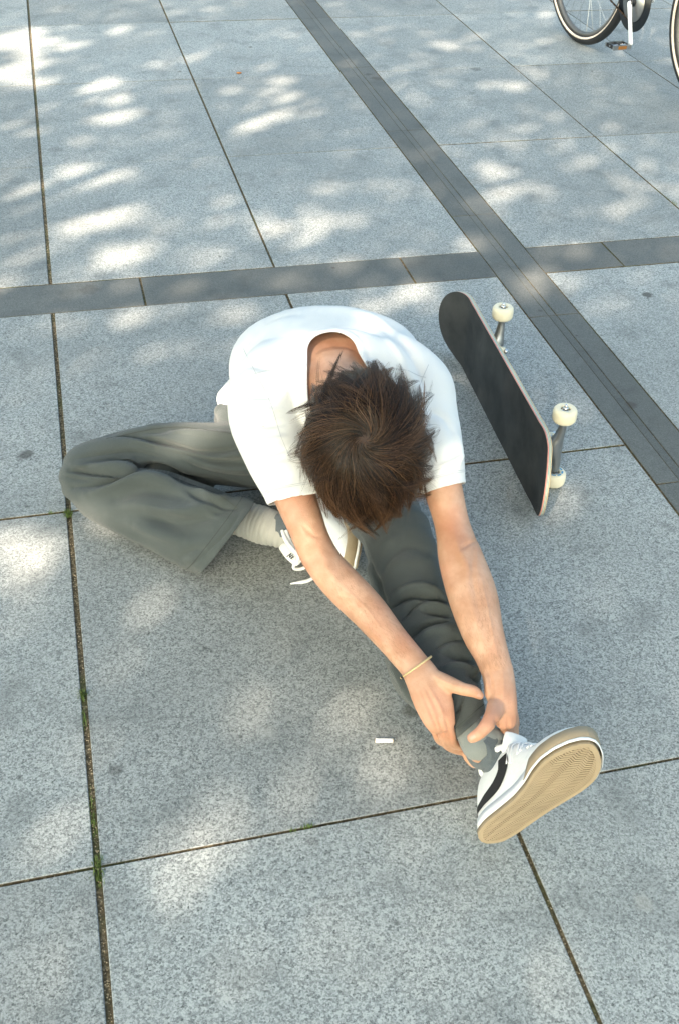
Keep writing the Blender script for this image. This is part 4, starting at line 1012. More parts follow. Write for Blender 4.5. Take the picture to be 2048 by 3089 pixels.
def nails():
    bvh = BVHTree.FromPolygons([v.co for v in body_me.vertices], [p.vertices for p in body_me.polygons])
    for (c, tip, w, l) in (((0.4920, 0.9618, 0.1550), (0.4848, 0.9615, 0.1500), .0052, .0062), ((0.5288, 1.0282, 0.1680), (0.5327, 1.0263, 0.1600), .0044, .0048)):
        ref = Vector((-0.2939, -0.5743, 0.7641)); c = Vector(c); d = (Vector(tip) - c).normalized(); s = d.cross(ref).normalized()
        V, F = [], []; n = 9
        for i in range(n):
            for j in range(n):
                a = (i / (n - 1) * 2 - 1); b = (j / (n - 1) * 2 - 1)
                q = math.sqrt(max(0, 1 - .35 * b * b))
                h = bvh.find_nearest(c + s * a * w * q + d * b * l * math.sqrt(1 - .3 * a * a) + ref * .004)
                V.append(tuple(h[0] + h[1] * (.0008 - .0006 * (abs(a) ** 3))))
        for i in range(n - 1):
            for j in range(n - 1): F.append((i * n + j, i * n + j + 1, (i + 1) * n + j + 1, (i + 1) * n + j))
        obj('fingernail', V, F, plain('fingernail', (.56, .34, .26), .22, var=.02), person)
nails()

# --- bracelet: two cords plaited round the wrist
def bracelet():
    c = np.array((0.4483, 1.1097, 0.1660)); a = nz(np.array((0.4805, 1.1244, 0.1700)) - np.array((0.4186, 1.0894, 0.1700)))
    v = np.array((-0.2554, -0.6322, 0.7315)); fw = nz(np.cross(a, v)); v = nz(np.cross(fw, a))
    parts = []
    for ph in (0, 2.094, 4.189):
        Pn = []
        for k in range(97):
            t = 2 * math.pi * k / 96; tw = 26 * t + ph
            r0, r1 = .0315, .0235
            Pn.append(c + a * (r0 + .0010 * math.cos(tw)) * math.cos(t) + v * (r1 + .0010 * math.cos(tw)) * math.sin(t) + fw * .0010 * math.sin(tw))
        parts.append(pipe(Pn, .0011, 6, 1))
    V, F = merge(parts); obj('bracelet', V, F, M_hemp, person)
    V, F = ellipsoid(c - a * .0325, (a, v, fw), (.0025, .0025, .0022), 10, 8); obj('bracelet_knot', V, F, M_black, person)
bracelet()

# --- socks
def socks():
    S2 = Matrix
    P = tube([(0.5173, 1.0516, 0.1000, 0.0226, 0.0226), (0.5174, 1.0168, 0.0980, 0.0236, 0.0236), (0.5199, 0.9927, 0.0920, 0.0241, 0.0241), (.542, .995, .084, .032, .033), (.552, .972, .074, .0295, .030), (.552, .945, .072, .026, .026)], (-0.2954, -0.5644, 0.7708), 8, 40)
    V, F = P; me = mesh_data('sock', V, F, M_sock)
    N = normals(me); Vn = mesh_arrays(me)
    set_co(me, Vn + N * (np.sin(Vn @ np.array((420, 60, 60.))) * .0005)[:, None])
    s = link('sock', me, person); tag(s, 'thin grey sock on the outstretched leg')
    V, F = tube([(0.5176, 0.9790, 0.0890, 0.0261, 0.0261), (.541, .990, .080, .0345, .0355), (.551, .970, .073, .0312, .0320), (.552, .945, .072, .026, .026)], (-0.2954, -0.5644, 0.7708), 8, 40, 2, (False, True))
    obj('heel_patch', V, F, M_sockd, s)
    # slouched ribbed sock
    Q = catmull([(0.2259, 1.6800, 0.0600, 0.0317, 0.0285), (0.2702, 1.6530, 0.0600, 0.0359, 0.0323), (0.2974, 1.6322, 0.0600, 0.0375, 0.0338), (0.3245, 1.6127, 0.0580, 0.0330, 0.0297), (0.3599, 1.5906, 0.0500, 0.0295, 0.0265)], 22)
    ph = np.linspace(0, 1, len(Q)); w = np.abs(np.sin(ph * 42)) ** .7 * .0030 - .0015
    Q[:, 3] += w; Q[:, 4] += w
    V, F = tube(Q, (-0.1336, -0.7559, 0.6409), 1, 40, 2, (False, False)); s2 = obj('sock', V, F, M_sock2, person); tag(s2, 'thick ribbed grey sock slouched at the folded ankle')
    V, F = tube([(0.3185, 1.6221, 0.0750, 0.0173, 0.0156), (0.3312, 1.6022, 0.0780, 0.0258, 0.0155), (0.3503, 1.5884, 0.0750, 0.0206, 0.0124)], (-0.1531, -0.7508, 0.6426), 5, 24)
    obj('heel_patch', V, F, M_sockd, s2)
socks()

# --- shoes
XS = [0, .006, .02, .05, .09, .13, .17, .20, .23, .255, .275, .287, .293]
MED = [.004, .015, .025, .030, .028, .027, .033, .042, .046, .041, .029, .015, .003]
LAT = [.004, .015, .025, .031, .034, .038, .045, .050, .050, .043, .030, .015, .003]
def outline(n=60, grow=0.0, x0=0.0, x1=.293):
    xx = np.linspace(0, 1, n); xx = .5 - .5 * np.cos(np.pi * xx); xx = x0 + (x1 - x0) * xx
    m = np.interp(xx, XS, MED); l = np.interp(xx, XS, LAT)
    for _ in range(2):
        m[1:-1] = (m[:-2] + 2 * m[1:-1] + m[2:]) / 4; l[1:-1] = (l[:-2] + 2 * l[1:-1] + l[2:]) / 4
    xg = (xx - .1465) * (1 + grow / .1465) + .1465
    pts = [(x, -(a + grow)) for x, a in zip(xg, m)] + [(x, b + grow) for x, b in zip(xg[::-1], l[::-1])]
    return np.array(pts)
def spring(x): return .010 * np.clip((x - .22) / .07, 0, 1) ** 2      # toe spring
def slab_outline(z0, z1, grow0=0.0, grow1=0.0, n=60):
    a, b = outline(n, grow0), outline(n, grow1); m = len(a)
    V = [(x, y, z0 + spring(x)) for x, y in a] + [(x, y, z1 + spring(x)) for x, y in b]
    F = [(k, (k + 1) % m, m + (k + 1) % m, m + k) for k in range(m)]
    # fill top and bottom with strips across
    for o, flip in ((0, True), (m, False)):
        for k in range(m // 2 - 1):
            q = (o + k, o + k + 1, o + m - 2 - k, o + m - 1 - k); F.append(q[::-1] if flip else q)
    return np.array(V), F

def shoe(M, mirror, detail, label):
    """local frame: x heel to toe, y lateral, z up from the ground"""
    sy = -1 if mirror else 1
    def X(V): return np.array([list(M @ (Vector((v[0], v[1] * sy, v[2])) * .936)) for v in V])
    def fl(F): return [f[::-1] for f in F] if mirror else F
    # upper
    prof = [(.004, .070, .010), (.012, .098, .024), (.035, .116, .029), (.065, .118, .031), (.095, .122, .033), (.125, .114, .034), (.155, .094, .036), (.185, .071, .041), (.215, .060, .044), (.245, .053, .040), (.268, .046, .031), (.283, .038, .018)]
    pr = catmull(prof, 4); V, F = [], []; n = 28
    for x, h, w in pr:
        m = np.interp(x, XS, MED) - .002; l = np.interp(x, XS, LAT) - .002
        for k in range(n + 1):
            t = math.pi * k / n; c = math.cos(t); s = math.sin(t)
            hi = .018 + (h - .018) * s ** .55
            wid = (m if c > 0 else l); ww = wid * (1 - .20 * s ** 2)
            yy = -np.sign(c) * ww * abs(c) ** .5
            V.append((x, yy, hi + spring(x)))
    m = n + 1
    for i in range(len(pr) - 1):
        for k in range(n): F.append((i * m + k, (i + 1) * m + k, (i + 1) * m + k + 1, i * m + k + 1))
        F.append((i * m + n, (i + 1) * m + n, (i + 1) * m, i * m))
    F.append(tuple(range(m))); F.append(tuple((len(pr) - 1) * m + k for k in range(m))[::-1])
    V = np.array(V); me = remesh(V, F, .0035, 5, .5)
    Vl = mesh_arrays(me)
    bv = BVHTree.FromPolygons([Vector(v) for v in Vl], [p.vertices for p in me.polygons])
    # creases across the vamp, panel seams on the side
    fo = [([(.19, -.045, .03), (.195, 0, .07), (.19, .045, .03)], .003, -.0020), ([(.175, -.045, .04), (.18, 0, .08), (.175, .045, .04)], .003, -.0016), ([(.205, -.04, .03), (.21, 0, .07), (.205, .04, .03)], .003, -.0012)]
    for pl, w, h in fo:
        Vl = mesh_arrays(me); N = normals(me); d, t = seg_dist(Vl, pl); set_co(me, Vl + N * (h * np.exp(-(d / w) ** 2))[:, None])
    Vl = mesh_arrays(me); N = normals(me)
    for seam in ([(.235, -.05, .02), (.215, -.04, .045), (.185, -.03, .066), (.16, -.02, .085)], [(.035, -.05, .02), (.045, -.04, .05), (.05, -.03, .09)]):
        d, t = seg_dist(Vl, catmull(seam, 5)); Vl = Vl + N * (-.0015 * np.exp(-(d / .0013) ** 2))[:, None]
    Vw = X(Vl); set_co(me, Vw)
    if mirror: me.flip_normals()
    me.materials.clear(); me.materials.append(M_upper); me.shade_smooth()
    s = link('sneaker', me, person); tag(s, label)
    # midsole wall, outsole
    V, F = slab_outline(.004, .024, .0005, .0005); obj('midsole', X(V), fl(F), M_upper, s)
    V, F = slab_outline(0.0, .0045, -.0015, .0012); obj('outsole', X(V), fl(F), M_gumd, s)
    # gum toe bumper: a strip wrapped round the front half
    ol = outline(80, .0022); k0 = [i for i, (x, y) in enumerate(ol) if x > .165]
    V, F = [], []
    for i in k0:
        x, y = ol[i]; nx, ny = nz(np.array([x - .22, y]))
        fade = min(1, (x - .165) / .03); z1 = .008 + (.022) * fade ** .7
        V += [(x, y, .0075 + spring(x)), (x + nx * .0018, y + ny * .0018, .010 + spring(x)), (x + nx * .0018 * .6, y + ny * .001, z1 - .002 + spring(x)), (x - nx * .006, y - ny * .006, z1 + spring(x))]
    for i in range(len(k0) - 1):
        for j in range(3): F.append((i * 4 + j, (i + 1) * 4 + j, (i + 1) * 4 + j + 1, i * 4 + j + 1))
    obj('toe_bumper', X(V), fl(F), M_gum, s)
    V, F = [], []
    for i in k0:
        x, y = ol[i]; nx, ny = nz(np.array([x - .22, y]))
        V += [(x + nx * .0012, y + ny * .0012, .0022 + spring(x)), (x + nx * .0026, y + ny * .0026, .0035 + spring(x)), (x + nx * .0026, y + ny * .0026, .0060 + spring(x)), (x, y, .0085 + spring(x))]
    for i in range(len(k0) - 1):
        for j in range(3): F.append((i * 4 + j, (i + 1) * 4 + j, (i + 1) * 4 + j + 1, i * 4 + j + 1))
    obj('foxing_stripe', X(V), fl(F), M_upper, s)
    # tread: herringbone bars
    parts = []
    ncol = 7
    for c in range(ncol):
        for x in np.arange(.006, .288, .0042):
            m = np.interp(x, XS, MED) - .005; l = np.interp(x, XS, LAT) - .005
            span = m + l
            if span < .012: continue
            y0 = -m + span * c / ncol; y1 = -m + span * (c + 1) / ncol
            sgn = 1 if c % 2 else -1
            dx = (y1 - y0) * .42 * sgn
            z = float(spring(x))
            w = .0012 if c in (2, 5) else .0016
            V = [(x - dx / 2 - w, y0, z - .0016), (x - dx / 2 + w, y0, z - .0016), (x + dx / 2 + w, y1, z - .0016), (x + dx / 2 - w, y1, z - .0016),
                 (x - dx / 2 - w, y0, z + .001), (x - dx / 2 + w, y0, z + .001), (x + dx / 2 + w, y1, z + .001), (x + dx / 2 - w, y1, z + .001)]
            parts.append((np.array(V), [(3, 2, 1, 0), (0, 1, 5, 4), (1, 2, 6, 5), (2, 3, 7, 6), (3, 0, 4, 7)]))
    # rim of the outsole
    o2, o1 = outline(60, .0004), outline(60, -.0055); m = len(o1)
    V = [(x, y, spring(x) - .0022) for x, y in o2] + [(x, y, spring(x) - .0022) for x, y in o1] + [(x, y, spring(x) + .001) for x, y in o2] + [(x, y, spring(x) + .001) for x, y in o1]
    F = []
    for k in range(m):
        k2 = (k + 1) % m; F += [(k, m + k, m + k2, k2), (k, k2, 2 * m + k2, 2 * m + k), (m + k, 3 * m + k, 3 * m + k2, m + k2)]
    parts.append((np.array(V), F))
    V, F = merge(parts); obj('tread', X(V), fl(F), M_gum, s, smooth=False)
    # side wave stripe on both sides, laid on the upper
    for side in (-1, 1):
        cl_ = catmull([(.004, 0, .038), (.03, 0, .040), (.060, 0, .044), (.088, 0, .054), (.104, 0, .074), (.102, 0, .098)], 8)
        wd = np.interp(np.linspace(0, 1, len(cl_)), [0, .3, .6, .85, 1], [.0045, .0085, .0135, .0140, .0120])
        T = nz(np.gradient(cl_, axis=0)); Nn = np.stack([-T[:, 2], T[:, 1] * 0, T[:, 0]], 1)
        V, F = [], []
        for i, p in enumerate(cl_):
            for j in range(6):
                q = p + Nn[i] * wd[i] * (j / 5 * 2 - 1)
                h = bv.ray_cast(Vector((q[0], side * .09, q[2])), Vector((0, -side, 0)), .2)
                y = h[0].y if h[0] is not None else side * .012
                V.append((q[0], y + side * .0012, q[2]))
        for i in range(len(cl_) - 1):
            for j in range(5):
                f = (i * 6 + j, i * 6 + j + 1, (i + 1) * 6 + j + 1, (i + 1) * 6 + j); F.append(f if side > 0 else f[::-1])
        obj('side_stripe', X(V), fl(F), M_black, s)
    # collar padding
    V, F = pipe([(.024, 0, .106), (.036, -.020, .111), (.065, -.024, .114), (.095, -.022, .119), (.107, 0, .122), (.095, .022, .119), (.065, .024, .114), (.036, .020, .111), (.024, 0, .106)], .0052, 10, 5)
    obj('collar', X(V), fl(F), M_upper, s)
    V, F = tube([(.100, 0, .112, .022, .006), (.112, 0, .126, .024, .005), (.116, 0, .138, .022, .004)], (0, 1, 0) if False else (1, 0, .3), 4, 20, 2.6); obj('tongue', X(V), fl(F), M_upper, s)
    for k in range(6):
        x = .112 + k * .0145
        pts = []
        for q in range(9):
            y = (q / 8 * 2 - 1) * .024; hx = x + (.006 if k % 2 else -.006) * (q / 8 - .5)
            h = bv.ray_cast(Vector((hx, y, .2)), Vector((0, 0, -1)), .3); zz = h[0].z if h[0] is not None else .08
            pts.append((hx, y, zz + .0022))
        V, F = tube([(*p, .0035, .0016) for p in pts], (0, 0, 1), 2, 8); obj('lace', X(V), fl(F), M_lace, s)
    return s, X

s1, X1 = shoe(frame((0.4985, 0.8705, 0.0148), (0.4139, -0.1510, 0.8977), (0.8718, -0.2183, -0.4386), (0.2622, 0.9641, 0.0413)), False, 1, 'white sneaker on the outstretched leg, tan sole facing the camera')
# folded-leg shoe lying on its outer side, sole turned towards the other leg
b0 = np.array((0.4785, 1.6775, 0.0450)); b1 = np.array((0.4692, 1.4707, 0.0300))
sx_ = nz(b1 - b0); zz = nz(np.array((-.68, .68, .20))); zz = nz(zz - sx_ * (zz @ sx_)); yy_ = np.cross(zz, sx_)
org = b1 - sx_ * .285 + zz * -.002 + np.array((-.012, 0, .022))
s2, X2 = shoe(frame(tuple(org), tuple(sx_), tuple(yy_), tuple(zz)), True, 1, 'white sneaker on the folded leg, half hidden under the forearm')
# pull tab with black lettering and loose laces by the forearm
def tab():
    c0, c1 = np.array((0.3229, 1.5738, 0.0500)), np.array((0.3472, 1.5313, 0.0450)); v = np.array((-0.1577, -0.7324, 0.6624))
    V, F = tube([tuple(c0) + (.008, .004), tuple((c0 + c1) / 2) + (.013, .007), tuple(c1) + (.013, .006)], v, 4, 20, 3); t = obj('heel_tab', V, F, M_upper, s2)
    parts = []
    m = (0.3313, 1.5303, 0.0600)
    d = nz(c1 - c0); s = np.cross(v, d)
    for (a, b) in (((-.006, -.006), (-.004, .005)), ((-.004, .005), (-.001, -.004)), ((-.001, -.004), (.001, .005)), ((.003, -.004), (.005, .004)), ((.003, .003), (.007, .001)), ((.002, -.001), (.007, -.003))):
        p0 = np.array(m) + d * a[0] + s * a[1]; p1 = np.array(m) + d * b[0] + s * b[1]
        parts.append(pipe([p0 - v * .003, p1 - v * .003], .0009, 5, 1))
    V, F = merge(parts); obj('tab_print', V, F, M_ink, t)
    l = [tube([(0.3310, 1.5802, 0.0850, 0.0034, 0.0014), (0.3355, 1.5512, 0.0750, 0.0034, 0.0014), (0.3461, 1.5273, 0.0600, 0.0034, 0.0014), (0.3369, 1.5309, 0.0300, 0.0034, 0.0014), (0.3525, 1.5338, 0.0200, 0.0034, 0.0014), (0.3790, 1.5354, 0.0300, 0.0034, 0.0014)], (-0.1577, -0.7324, 0.6624), 5, 8),
         tube([(0.3281, 1.5128, 0.0040, 0.0017, 0.0010), (0.3394, 1.5130, 0.0040, 0.0026, 0.0015), (0.3525, 1.5129, 0.0040, 0.0038, 0.0019), (0.3687, 1.5151, 0.0060, 0.0034, 0.0017), (0.3907, 1.5272, 0.0120, 0.0034, 0.0017)], (-0.1577, -0.7324, 0.6624), 5, 8),
         tube([(0.3243, 1.5815, 0.0850, 0.0034, 0.0017), (0.3273, 1.5536, 0.0800, 0.0042, 0.0021), (0.3397, 1.5300, 0.0700, 0.0042, 0.0021), (0.3586, 1.5055, 0.0600, 0.0042, 0.0021)], (-0.1577, -0.7324, 0.6624), 5, 8)]
    for q in l: obj('loose_lace', q[0], q[1], M_lace, s2)
tab()

# ------------------------------------------------------------------ skateboard on its side
W1 = np.array((0.9921, 2.1699, 0.1850)); W2 = np.array((0.9649, 1.7221, 0.1850))
kx, ky, kz = (0.0608, 0.9982, 0.0000), (0.0256, -0.0016, -0.9997), (-0.9978, 0.0607, -0.0257)
ko = (W1 + W2) / 2 + np.array(ky) * .083 + np.array(kz) * .064
SKM = frame(tuple(ko), kx, ky, kz)
def build_skate():
    root = empty('skateboard', mat=SKM)
    tag(root, 'skateboard with black grip tape and cream wheels standing on its long edge', 'skateboard')
    n, m = 70, 14; L = .394; W = .0985
    def top(x, y):
        k = max(0, abs(x) - .268); a = (k * .32 if k > .03 else k * k * 5.3 + 0)
        a = (.50 if x > 0 else .32) * (math.sqrt(k * k + .0012) - math.sqrt(.0012)) 
        fade = max(0, 1 - k / .07)
        return a + .0085 * (abs(y) / W) ** 2.2 * fade
    def hw(x):
        u = abs(x); 
        if u < .275: return W
        t = (u - .275) / (L - .275); return W * max(0.0, 1 - t ** 2.5) ** .5
    xs_ = [L * math.sin(math.pi / 2 * (i / n * 2 - 1)) for i in range(n + 1)]
    def sheet(z):
        V = []
        for x in xs_:
            w = hw(x)
            for j in range(m + 1):
                y = w * (j / m * 2 - 1); V.append((x, y, top(x, y) + z))
        return V
    def gridf(o, flip=False):
        F = []
        for i in range(n):
            for j in range(m):
                f = (o + i * (m + 1) + j, o + (i + 1) * (m + 1) + j, o + (i + 1) * (m + 1) + j + 1, o + i * (m + 1) + j + 1); F.append(f[::-1] if flip else f)
        return F
    V = sheet(-.0008); V2 = sheet(-.0105); F = gridf(0) + gridf(len(V), True)
    deck = obj('deck', V + V2, F, M_wood, root, world_space=False)
    rim = [i * (m + 1) for i in range(n + 1)] + [i * (m + 1) + m for i in range(n, -1, -1)]
    Ve, Fe, uv = [], [], []
    for lv in range(2):
        for i in rim: v = (V if lv == 0 else V2)[i]; Ve.append(v)
    k = len(rim)
    for i in range(k): Fe.append((i, (i + 1) % k, k + (i + 1) % k, k + i)[::-1])
    me = mesh_data('edge', Ve, Fe, M_ply); ul = me.uv_layers.new(name='UVMap')
    for p in me.polygons:
        for li in p.loop_indices: ul.data[li].uv = (.5, 1 if me.loops[li].vertex_index < k else 0)
    link('ply_edge', me, deck, False)
    obj('grip_tape', sheet(.0003), gridf(0), M_grip, root, world_space=False)
    for sx2 in (-1, 1):
        for q in (-1, 1):
            for y in (-.021, .021):
                V, F = ellipsoid((sx2 * .205 + q * .027, y, top(.2, y) + .0002), ((1, 0, 0), (0, 1, 0), (0, 0, 1)), (.0038, .0038, .0005), 10, 6)
                obj('bolt', V, F, M_tyre, root, world_space=False)
    zt = -.0105
    hub = kw = None
    for sx2 in (-1, 1):
        cx = sx2 * .2245
        base = [box((sx2 * .205, 0, zt - .004), (.078, .054, .006)), pipe([(sx2 * .19, 0, zt - .004), (sx2 * .185, 0, zt - .022)], [.016, .013], 14, 2),
                pipe([(sx2 * .178, 0, zt - .010), (sx2 * .186, 0, zt - .028), (sx2 * .20, 0, zt - .040)], [.012, .015, .014], 14, 3)]
        V, F = merge(base); tr = obj('truck', V, F, M_metal, root, world_space=False)
        hz = -.064
        V, F = merge([tube([(cx, -.064, hz, .008, .008), (cx, -.05, hz, .0085, .009), (cx - sx2 * .003, -.025, hz + .003, .011, .012), (cx - sx2 * .006, 0, hz + .008, .015, .018), (cx - sx2 * .003, .025, hz + .003, .011, .012), (cx, .05, hz, .0085, .009), (cx, .064, hz, .008, .008)], (0, 0, 1), 5, 16),
                      pipe([(cx - sx2 * .004, 0, hz + .012), (cx - sx2 * .022, 0, hz + .022), (cx - sx2 * .038, 0, hz + .018)], [.012, .015, .010], 12, 4)])
        obj('hanger', V, F, M_metal, tr, world_space=False)
        V, F = pipe([(cx, -.106, hz), (cx, .106, hz)], .004, 10, 1); obj('axle', V, F, M_steel, tr, world_space=False)
        V, F = pipe([(sx2 * .205 - sx2 * .02, 0, zt - .016), (sx2 * .185, 0, zt - .05)], .0095, 12, 1); obj('bushing', V, F, M_wheel, tr, world_space=False)
        V, F = pipe([(sx2 * .180, 0, zt - .052), (sx2 * .178, 0, zt - .060)], .007, 6, 1); obj('kingpin_nut', V, F, M_steel, tr, world_space=False)
        for sy in (-1, 1):
            # turned profile round the axle (local y)
            pf = [(.011, -.0155), (.0135, -.0160), (.019, -.0165), (.0225, -.0150), (.0252, -.0110), (.0260, -.006), (.0260, .006), (.0252, .0110), (.0225, .0150), (.019, .0165), (.0135, .0160), (.011, .0155), (.0108, .010), (.0108, -.010)]
            nr = 32; V, F = [], []
            for r, yy in pf:
                for k in range(nr): a = 2 * math.pi * k / nr; V.append((cx + r * math.cos(a), sy * .084 + yy, hz + r * math.sin(a)))
            for i in range(len(pf)):
                i2 = (i + 1) % len(pf)
                for k in range(nr): k2 = (k + 1) % nr; F.append((i * nr + k, i * nr + k2, i2 * nr + k2, i2 * nr + k))
            w = obj('wheel', V, F, M_wheel, root, world_space=False)
            for e in (-1, 1):
                V, F = pipe([(cx, sy * .084 + e * .009, hz), (cx, sy * .084 + e * .0125, hz)], .0106, 20, 1); obj('bearing', V, F, M_steel if e == sy else M_metal, w, world_space=False)
            V, F = pipe([(cx, sy * .084 + sy * .0125, hz), (cx, sy * .084 + sy * .019, hz)], .0062, 6, 1); obj('axle_nut', V, F, M_steel, w, world_space=False)
            if sy > 0:
                V, F = [], []
                for k in range(nr + 1):
                    a = 2 * math.pi * k / nr
                    for r in (.0145, .0185): V.append((cx + r * math.cos(a), sy * .084 - .0163 - .0005, hz + r * math.sin(a)))
                for k in range(nr):
                    if k % 4 != 3: F.append((2 * k, 2 * k + 1, 2 * k + 3, 2 * k + 2))
                obj('wheel_print', V, F, plain('blue_print', (.08, .3, .5), .5), w, world_space=False)
build_skate()

# ------------------------------------------------------------------ cigarette filter
def butt():
    a = np.array((0.3881, 1.1040, 0.0038)); b = np.array((0.4177, 1.0977, 0.0038))
    root = empty('cigarette_butt', tuple((a + b) / 2 * np.array([1, 1, 0])))
    tag(root, 'white cigarette filter lying alone on the paving in front of the legs', 'cigarette butt')
    V, F = tube([tuple(a) + (.0039, .0036), tuple(b) + (.0039, .0036)], (0, 0, 1), 6, 18, 2, (False, False)); obj('paper_tube', V, F, M_paper, root)
    d = nz(b - a)
    V, F = tube([tuple(a - d * .0006) + (.0037, .0034), tuple(a + d * .0002) + (.0039, .0036)], (0, 0, 1), 2, 14, 2, (False, False)); obj('burnt_end', V, F, M_ash, root)
    V, F = tube([tuple(b - d * .0002) + (.0037, .0034), tuple(b + d * .0005) + (.0036, .0033)], (0, 0, 1), 2, 14, 2, (False, False)); obj('filter_end', V, F, M_hemp, root)
butt()
def leafbit():
    V, F = ellipsoid((0.7638, 4.6700, 0.0020), ((1, 0, 0), (0, 1, 0), (0, 0, 1)), (.012, .008, .003), 10, 6)
    tag(obj('fallen_leaf', V, F, plain('orange_leaf', (.45, .16, .03), .8)), 'tiny orange leaf scrap on the slab at the top left', 'leaf')
leafbit()

# ------------------------------------------------------------------ bicycle
def build_bike():
    head = 3.03; f = Vector((math.sin(head), math.cos(head), 0)); s = Vector((0, 0, 1)).cross(f); up = Vector((0, 0, 1))
    M = frame((2.438, 4.94, 0), f, s, up)       # x forward, y to the left of the rider, z up
    root = empty('bicycle', mat=M)
    tag(root, 'black bicycle with reflective striped tyres parked at the top right of the plaza', 'bicycle')
    Rt = .352
    def wheel(Mw, name_lab):
        parts_r = []
        def ring(prof, mat, name, par):
            V, F = [], []; nr = 72
            for k in range(nr):
                a = 2 * math.pi * k / nr
                for r, w in prof: V.append(tuple(Mw @ Vector((r * math.cos(a), w, r * math.sin(a)))))
            m = len(prof)
            for k in range(nr):
                k2 = (k + 1) % nr
                for j in range(m): j2 = (j + 1) % m; F.append((k * m + j, k * m + j2, k2 * m + j2, k2 * m + j))
            return obj(name, V, F, mat, par, world_space=False)
        tp = [(Rt - .020 + .020 * math.cos(a), .020 * math.sin(a)) for a in np.linspace(0, 2 * np.pi, 14, endpoint=False)]
        ty = ring(tp, M_tyre, 'wheel', root)
        for e in (-1, 1):
            st = [(Rt - .020 + .0208 * math.cos(a), e * .0208 * math.sin(a)) for a in (1.80, 2.05, 2.30)]
            st += [(Rt - .020 + .019 * math.cos(a), e * .019 * math.sin(a)) for a in (2.27, 1.83)]
            ring(st, M_reflex, 'reflective_stripe', ty)
        ring([(Rt - .036, .011), (Rt - .046, .0115), (Rt - .056, .006), (Rt - .056, -.006), (Rt - .046, -.0115), (Rt - .036, -.011)], M_rim, 'rim', ty)
        sp = []
        for k in range(32):
            a = 2 * math.pi * k / 32; e = 1 if k % 2 else -1; a0 = a + (1.2 if (k // 2) % 2 else -1.2)
            p0 = Mw @ Vector((.024 * math.cos(a0), e * .03, .024 * math.sin(a0))); p1 = Mw @ Vector(((Rt - .052) * math.cos(a), 0, (Rt - .052) * math.sin(a)))
            V, F = pipe([p0, p1], .0010, 5, 1); obj('spoke', V, F, M_steel, ty, world_space=False)
        V, F = merge([pipe([Mw @ Vector((0, -.05, 0)), Mw @ Vector((0, .05, 0))], .014, 12, 1), pipe([Mw @ Vector((0, -.032, 0)), Mw @ Vector((0, -.028, 0))], .028, 16, 1), pipe([Mw @ Vector((0, .028, 0)), Mw @ Vector((0, .032, 0))], .028, 16, 1)])
        obj('hub', V, F, M_metal, ty, world_space=False)
        return ty
    wr = wheel(Matrix.Translation((0, 0, Rt)), 'rear')
    steer = R(7)
    Mf = Matrix.Translation((1.075, 0, Rt)) @ Matrix.Rotation(steer, 4, 'Z')
    wf = wheel(Mf, 'front')
    bb = Vector((.44, 0, .285)); seat_top = Vector((.28, 0, .80)); ht = Vector((.93, 0, .84)); hb = Vector((.965, 0, .68)); ra = Vector((0, 0, Rt))
    tubes = [pipe([bb, seat_top], .0155, 12, 1), pipe([seat_top + Vector((.01, 0, -.05)), ht + Vector((0, 0, -.02))], .0150, 12, 1), pipe([bb, hb], .020, 12, 1), pipe([ht, hb], .020, 12, 1)]
    for e in (-1, 1):
        tubes += [pipe([bb + Vector((-.03, e * .025, 0)), ra + Vector((.1, e * .055, 0)), ra + Vector((0, e * .06, 0))], .009, 8, 3), pipe([seat_top + Vector((0, e * .01, -.04)), ra + Vector((.08, e * .05, .15)), ra + Vector((0, e * .06, 0))], .008, 8, 3)]
    V, F = merge(tubes); obj('frame', V, F, M_bframe, root, world_space=False)
    V, F = merge([pipe([hb, hb + Vector((.015, 0, -.03))], .018, 10, 1)] + [pipe([hb + Vector((.012, e * .02, -.03)), Vector((1.03, e * .045, .52)), Vector((1.065, e * .05, Rt))], [.014, .012, .009], 10, 4) for e in (-1, 1)])
    obj('fork', V, F, M_bframe, root, world_space=False)
    # chain wheel side faces the camera: the rider's right
    e = -1
    V, F = pipe([bb + Vector((0, e * .030, 0)), bb + Vector((0, e * .033, 0))], .118, 40, 1); obj('chain_guard_disc', V, F, M_bframe, root, world_space=False)
    V, F = pipe([bb + Vector((0, e * .0335, 0)), bb + Vector((0, e * .038, 0))], .078, 40, 1); cw = obj('chainring', V, F, M_metal, root, world_space=False)
    V, F = pipe([bb + Vector((0, e * .038, 0)), bb + Vector((0, e * .060, 0))], .018, 16, 1); obj('crank_axle', V, F, M_bframe, root, world_space=False)
    for sd, ang in ((-1, -1.05), (1, -1.05 + math.pi)):
        d = Vector((math.cos(ang), 0, math.sin(ang)))
        c0 = bb + Vector((0, sd * .058, 0)); c1 = c0 + d * .17 + Vector((0, sd * .012, 0))
        V, F = tube([(*c0, .014, .007), (*(c0 + (c1 - c0) * .5), .0115, .006), (*c1, .0125, .007)], (0, 1, 0), 4, 14, 2.6); ca = obj('crank_arm', V, F, M_white, root, world_space=False)
        pa = c1 + Vector((0, sd * .012, 0))
        V, F = pipe([c1, c1 + Vector((0, sd * .10, 0))], .006, 8, 1); pd = obj('pedal', V, F, M_steel, root, world_space=False)
        pc = c1 + Vector((0, sd * .062, 0))
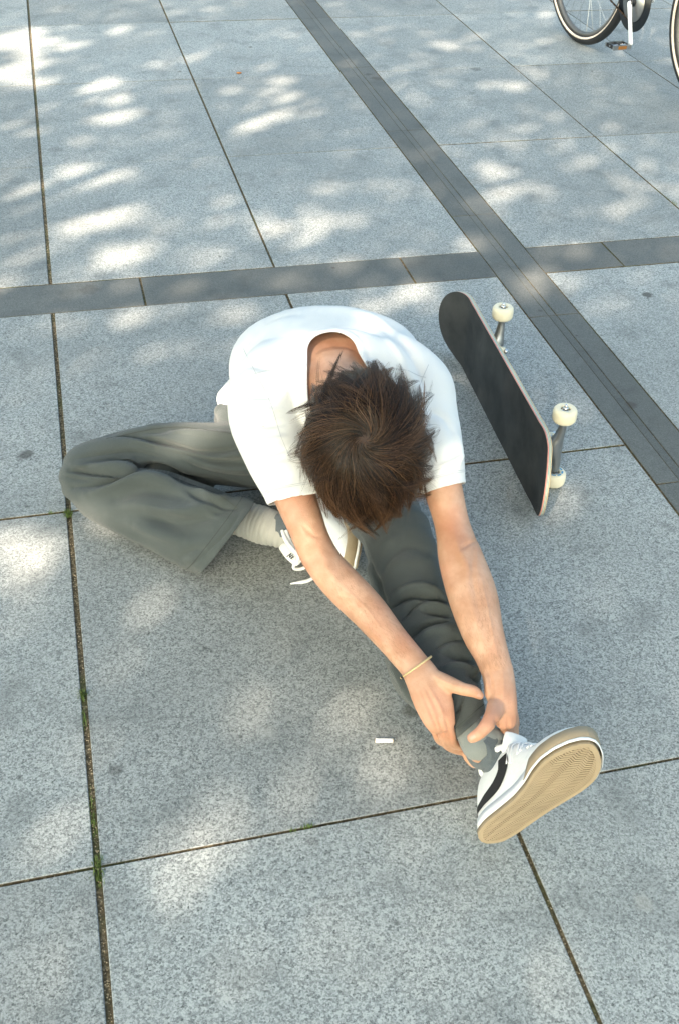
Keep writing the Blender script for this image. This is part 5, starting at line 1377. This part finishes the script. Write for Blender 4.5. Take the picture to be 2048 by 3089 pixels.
        for xx in (-.03, .03):
            V, F = box((pc.x + xx, pc.y, pc.z), (.008, .088, .018)); obj('pedal_cage', V, F, M_metal, pd, smooth=False, world_space=False)
            V, F = box((pc.x + xx * 1.15, pc.y, pc.z), (.003, .04, .013)); obj('reflector', V, F, M_orange, pd, smooth=False, world_space=False)
        for yy in (-.04, 0, .04):
            V, F = box((pc.x, pc.y + yy, pc.z), (.054, .006, .014)); obj('pedal_cage', V, F, M_tyre, pd, smooth=False, world_space=False)
    # chain: two runs of small links
    links = []
    for (p, q) in ((bb + Vector((0, e * .036, .078)), ra + Vector((0, e * .036, .038))), (bb + Vector((0, e * .036, -.078)), ra + Vector((0, e * .036, -.038)))):
        nL = int((q - p).length / .0127); d = (q - p).normalized()
        for k in range(nL):
            c = p + (q - p) * (k / nL); links.append(pipe([c, c + d * .010], .0042 if k % 2 else .0032, 6, 1))
    V, F = merge(links); tag(obj('chain', V, F, M_rust, root, world_space=False), kind='stuff')
    V, F = pipe([ra + Vector((0, e * .033, 0)), ra + Vector((0, e * .038, 0))], .040, 20, 1); obj('sprocket', V, F, M_metal, root, world_space=False)
    # seat, post, stem, bars, mudguard stays kept simple but complete
    V, F = pipe([seat_top, seat_top + Vector((-.04, 0, .13))], .0135, 10, 1); obj('seat_post', V, F, M_steel, root, world_space=False)
    V, F = tube([(.10, 0, .945, .085, .025), (.17, 0, .95, .075, .028), (.26, 0, .945, .03, .022), (.36, 0, .945, .018, .016)], (0, 0, 1), 5, 20); obj('saddle', V, F, M_tyre, root, world_space=False)
    V, F = pipe([ht, ht + Vector((-.02, 0, .12)), ht + Vector((.04, 0, .16))], .013, 10, 3); obj('stem', V, F, M_steel, root, world_space=False)
    V, F = pipe([(.82, -.30, 1.03), (.93, -.25, 1.02), (.975, -.08, 1.0), (.975, .08, 1.0), (.93, .25, 1.02), (.82, .30, 1.03)], .012, 10, 5); hb_ = obj('handlebar', V, F, M_steel, root, world_space=False)
    for sd in (-1, 1):
        V, F = pipe([(.78, sd * .315, 1.03), (.88, sd * .28, 1.025)], .017, 12, 2); obj('hand_grip', V, F, M_tyre, hb_, world_space=False)
    V, F = pipe([(.34, .05, .27), (.10, .075, .25)], .008, 8, 1); obj('kickstand', V, F, M_metal, root, world_space=False)
build_bike()
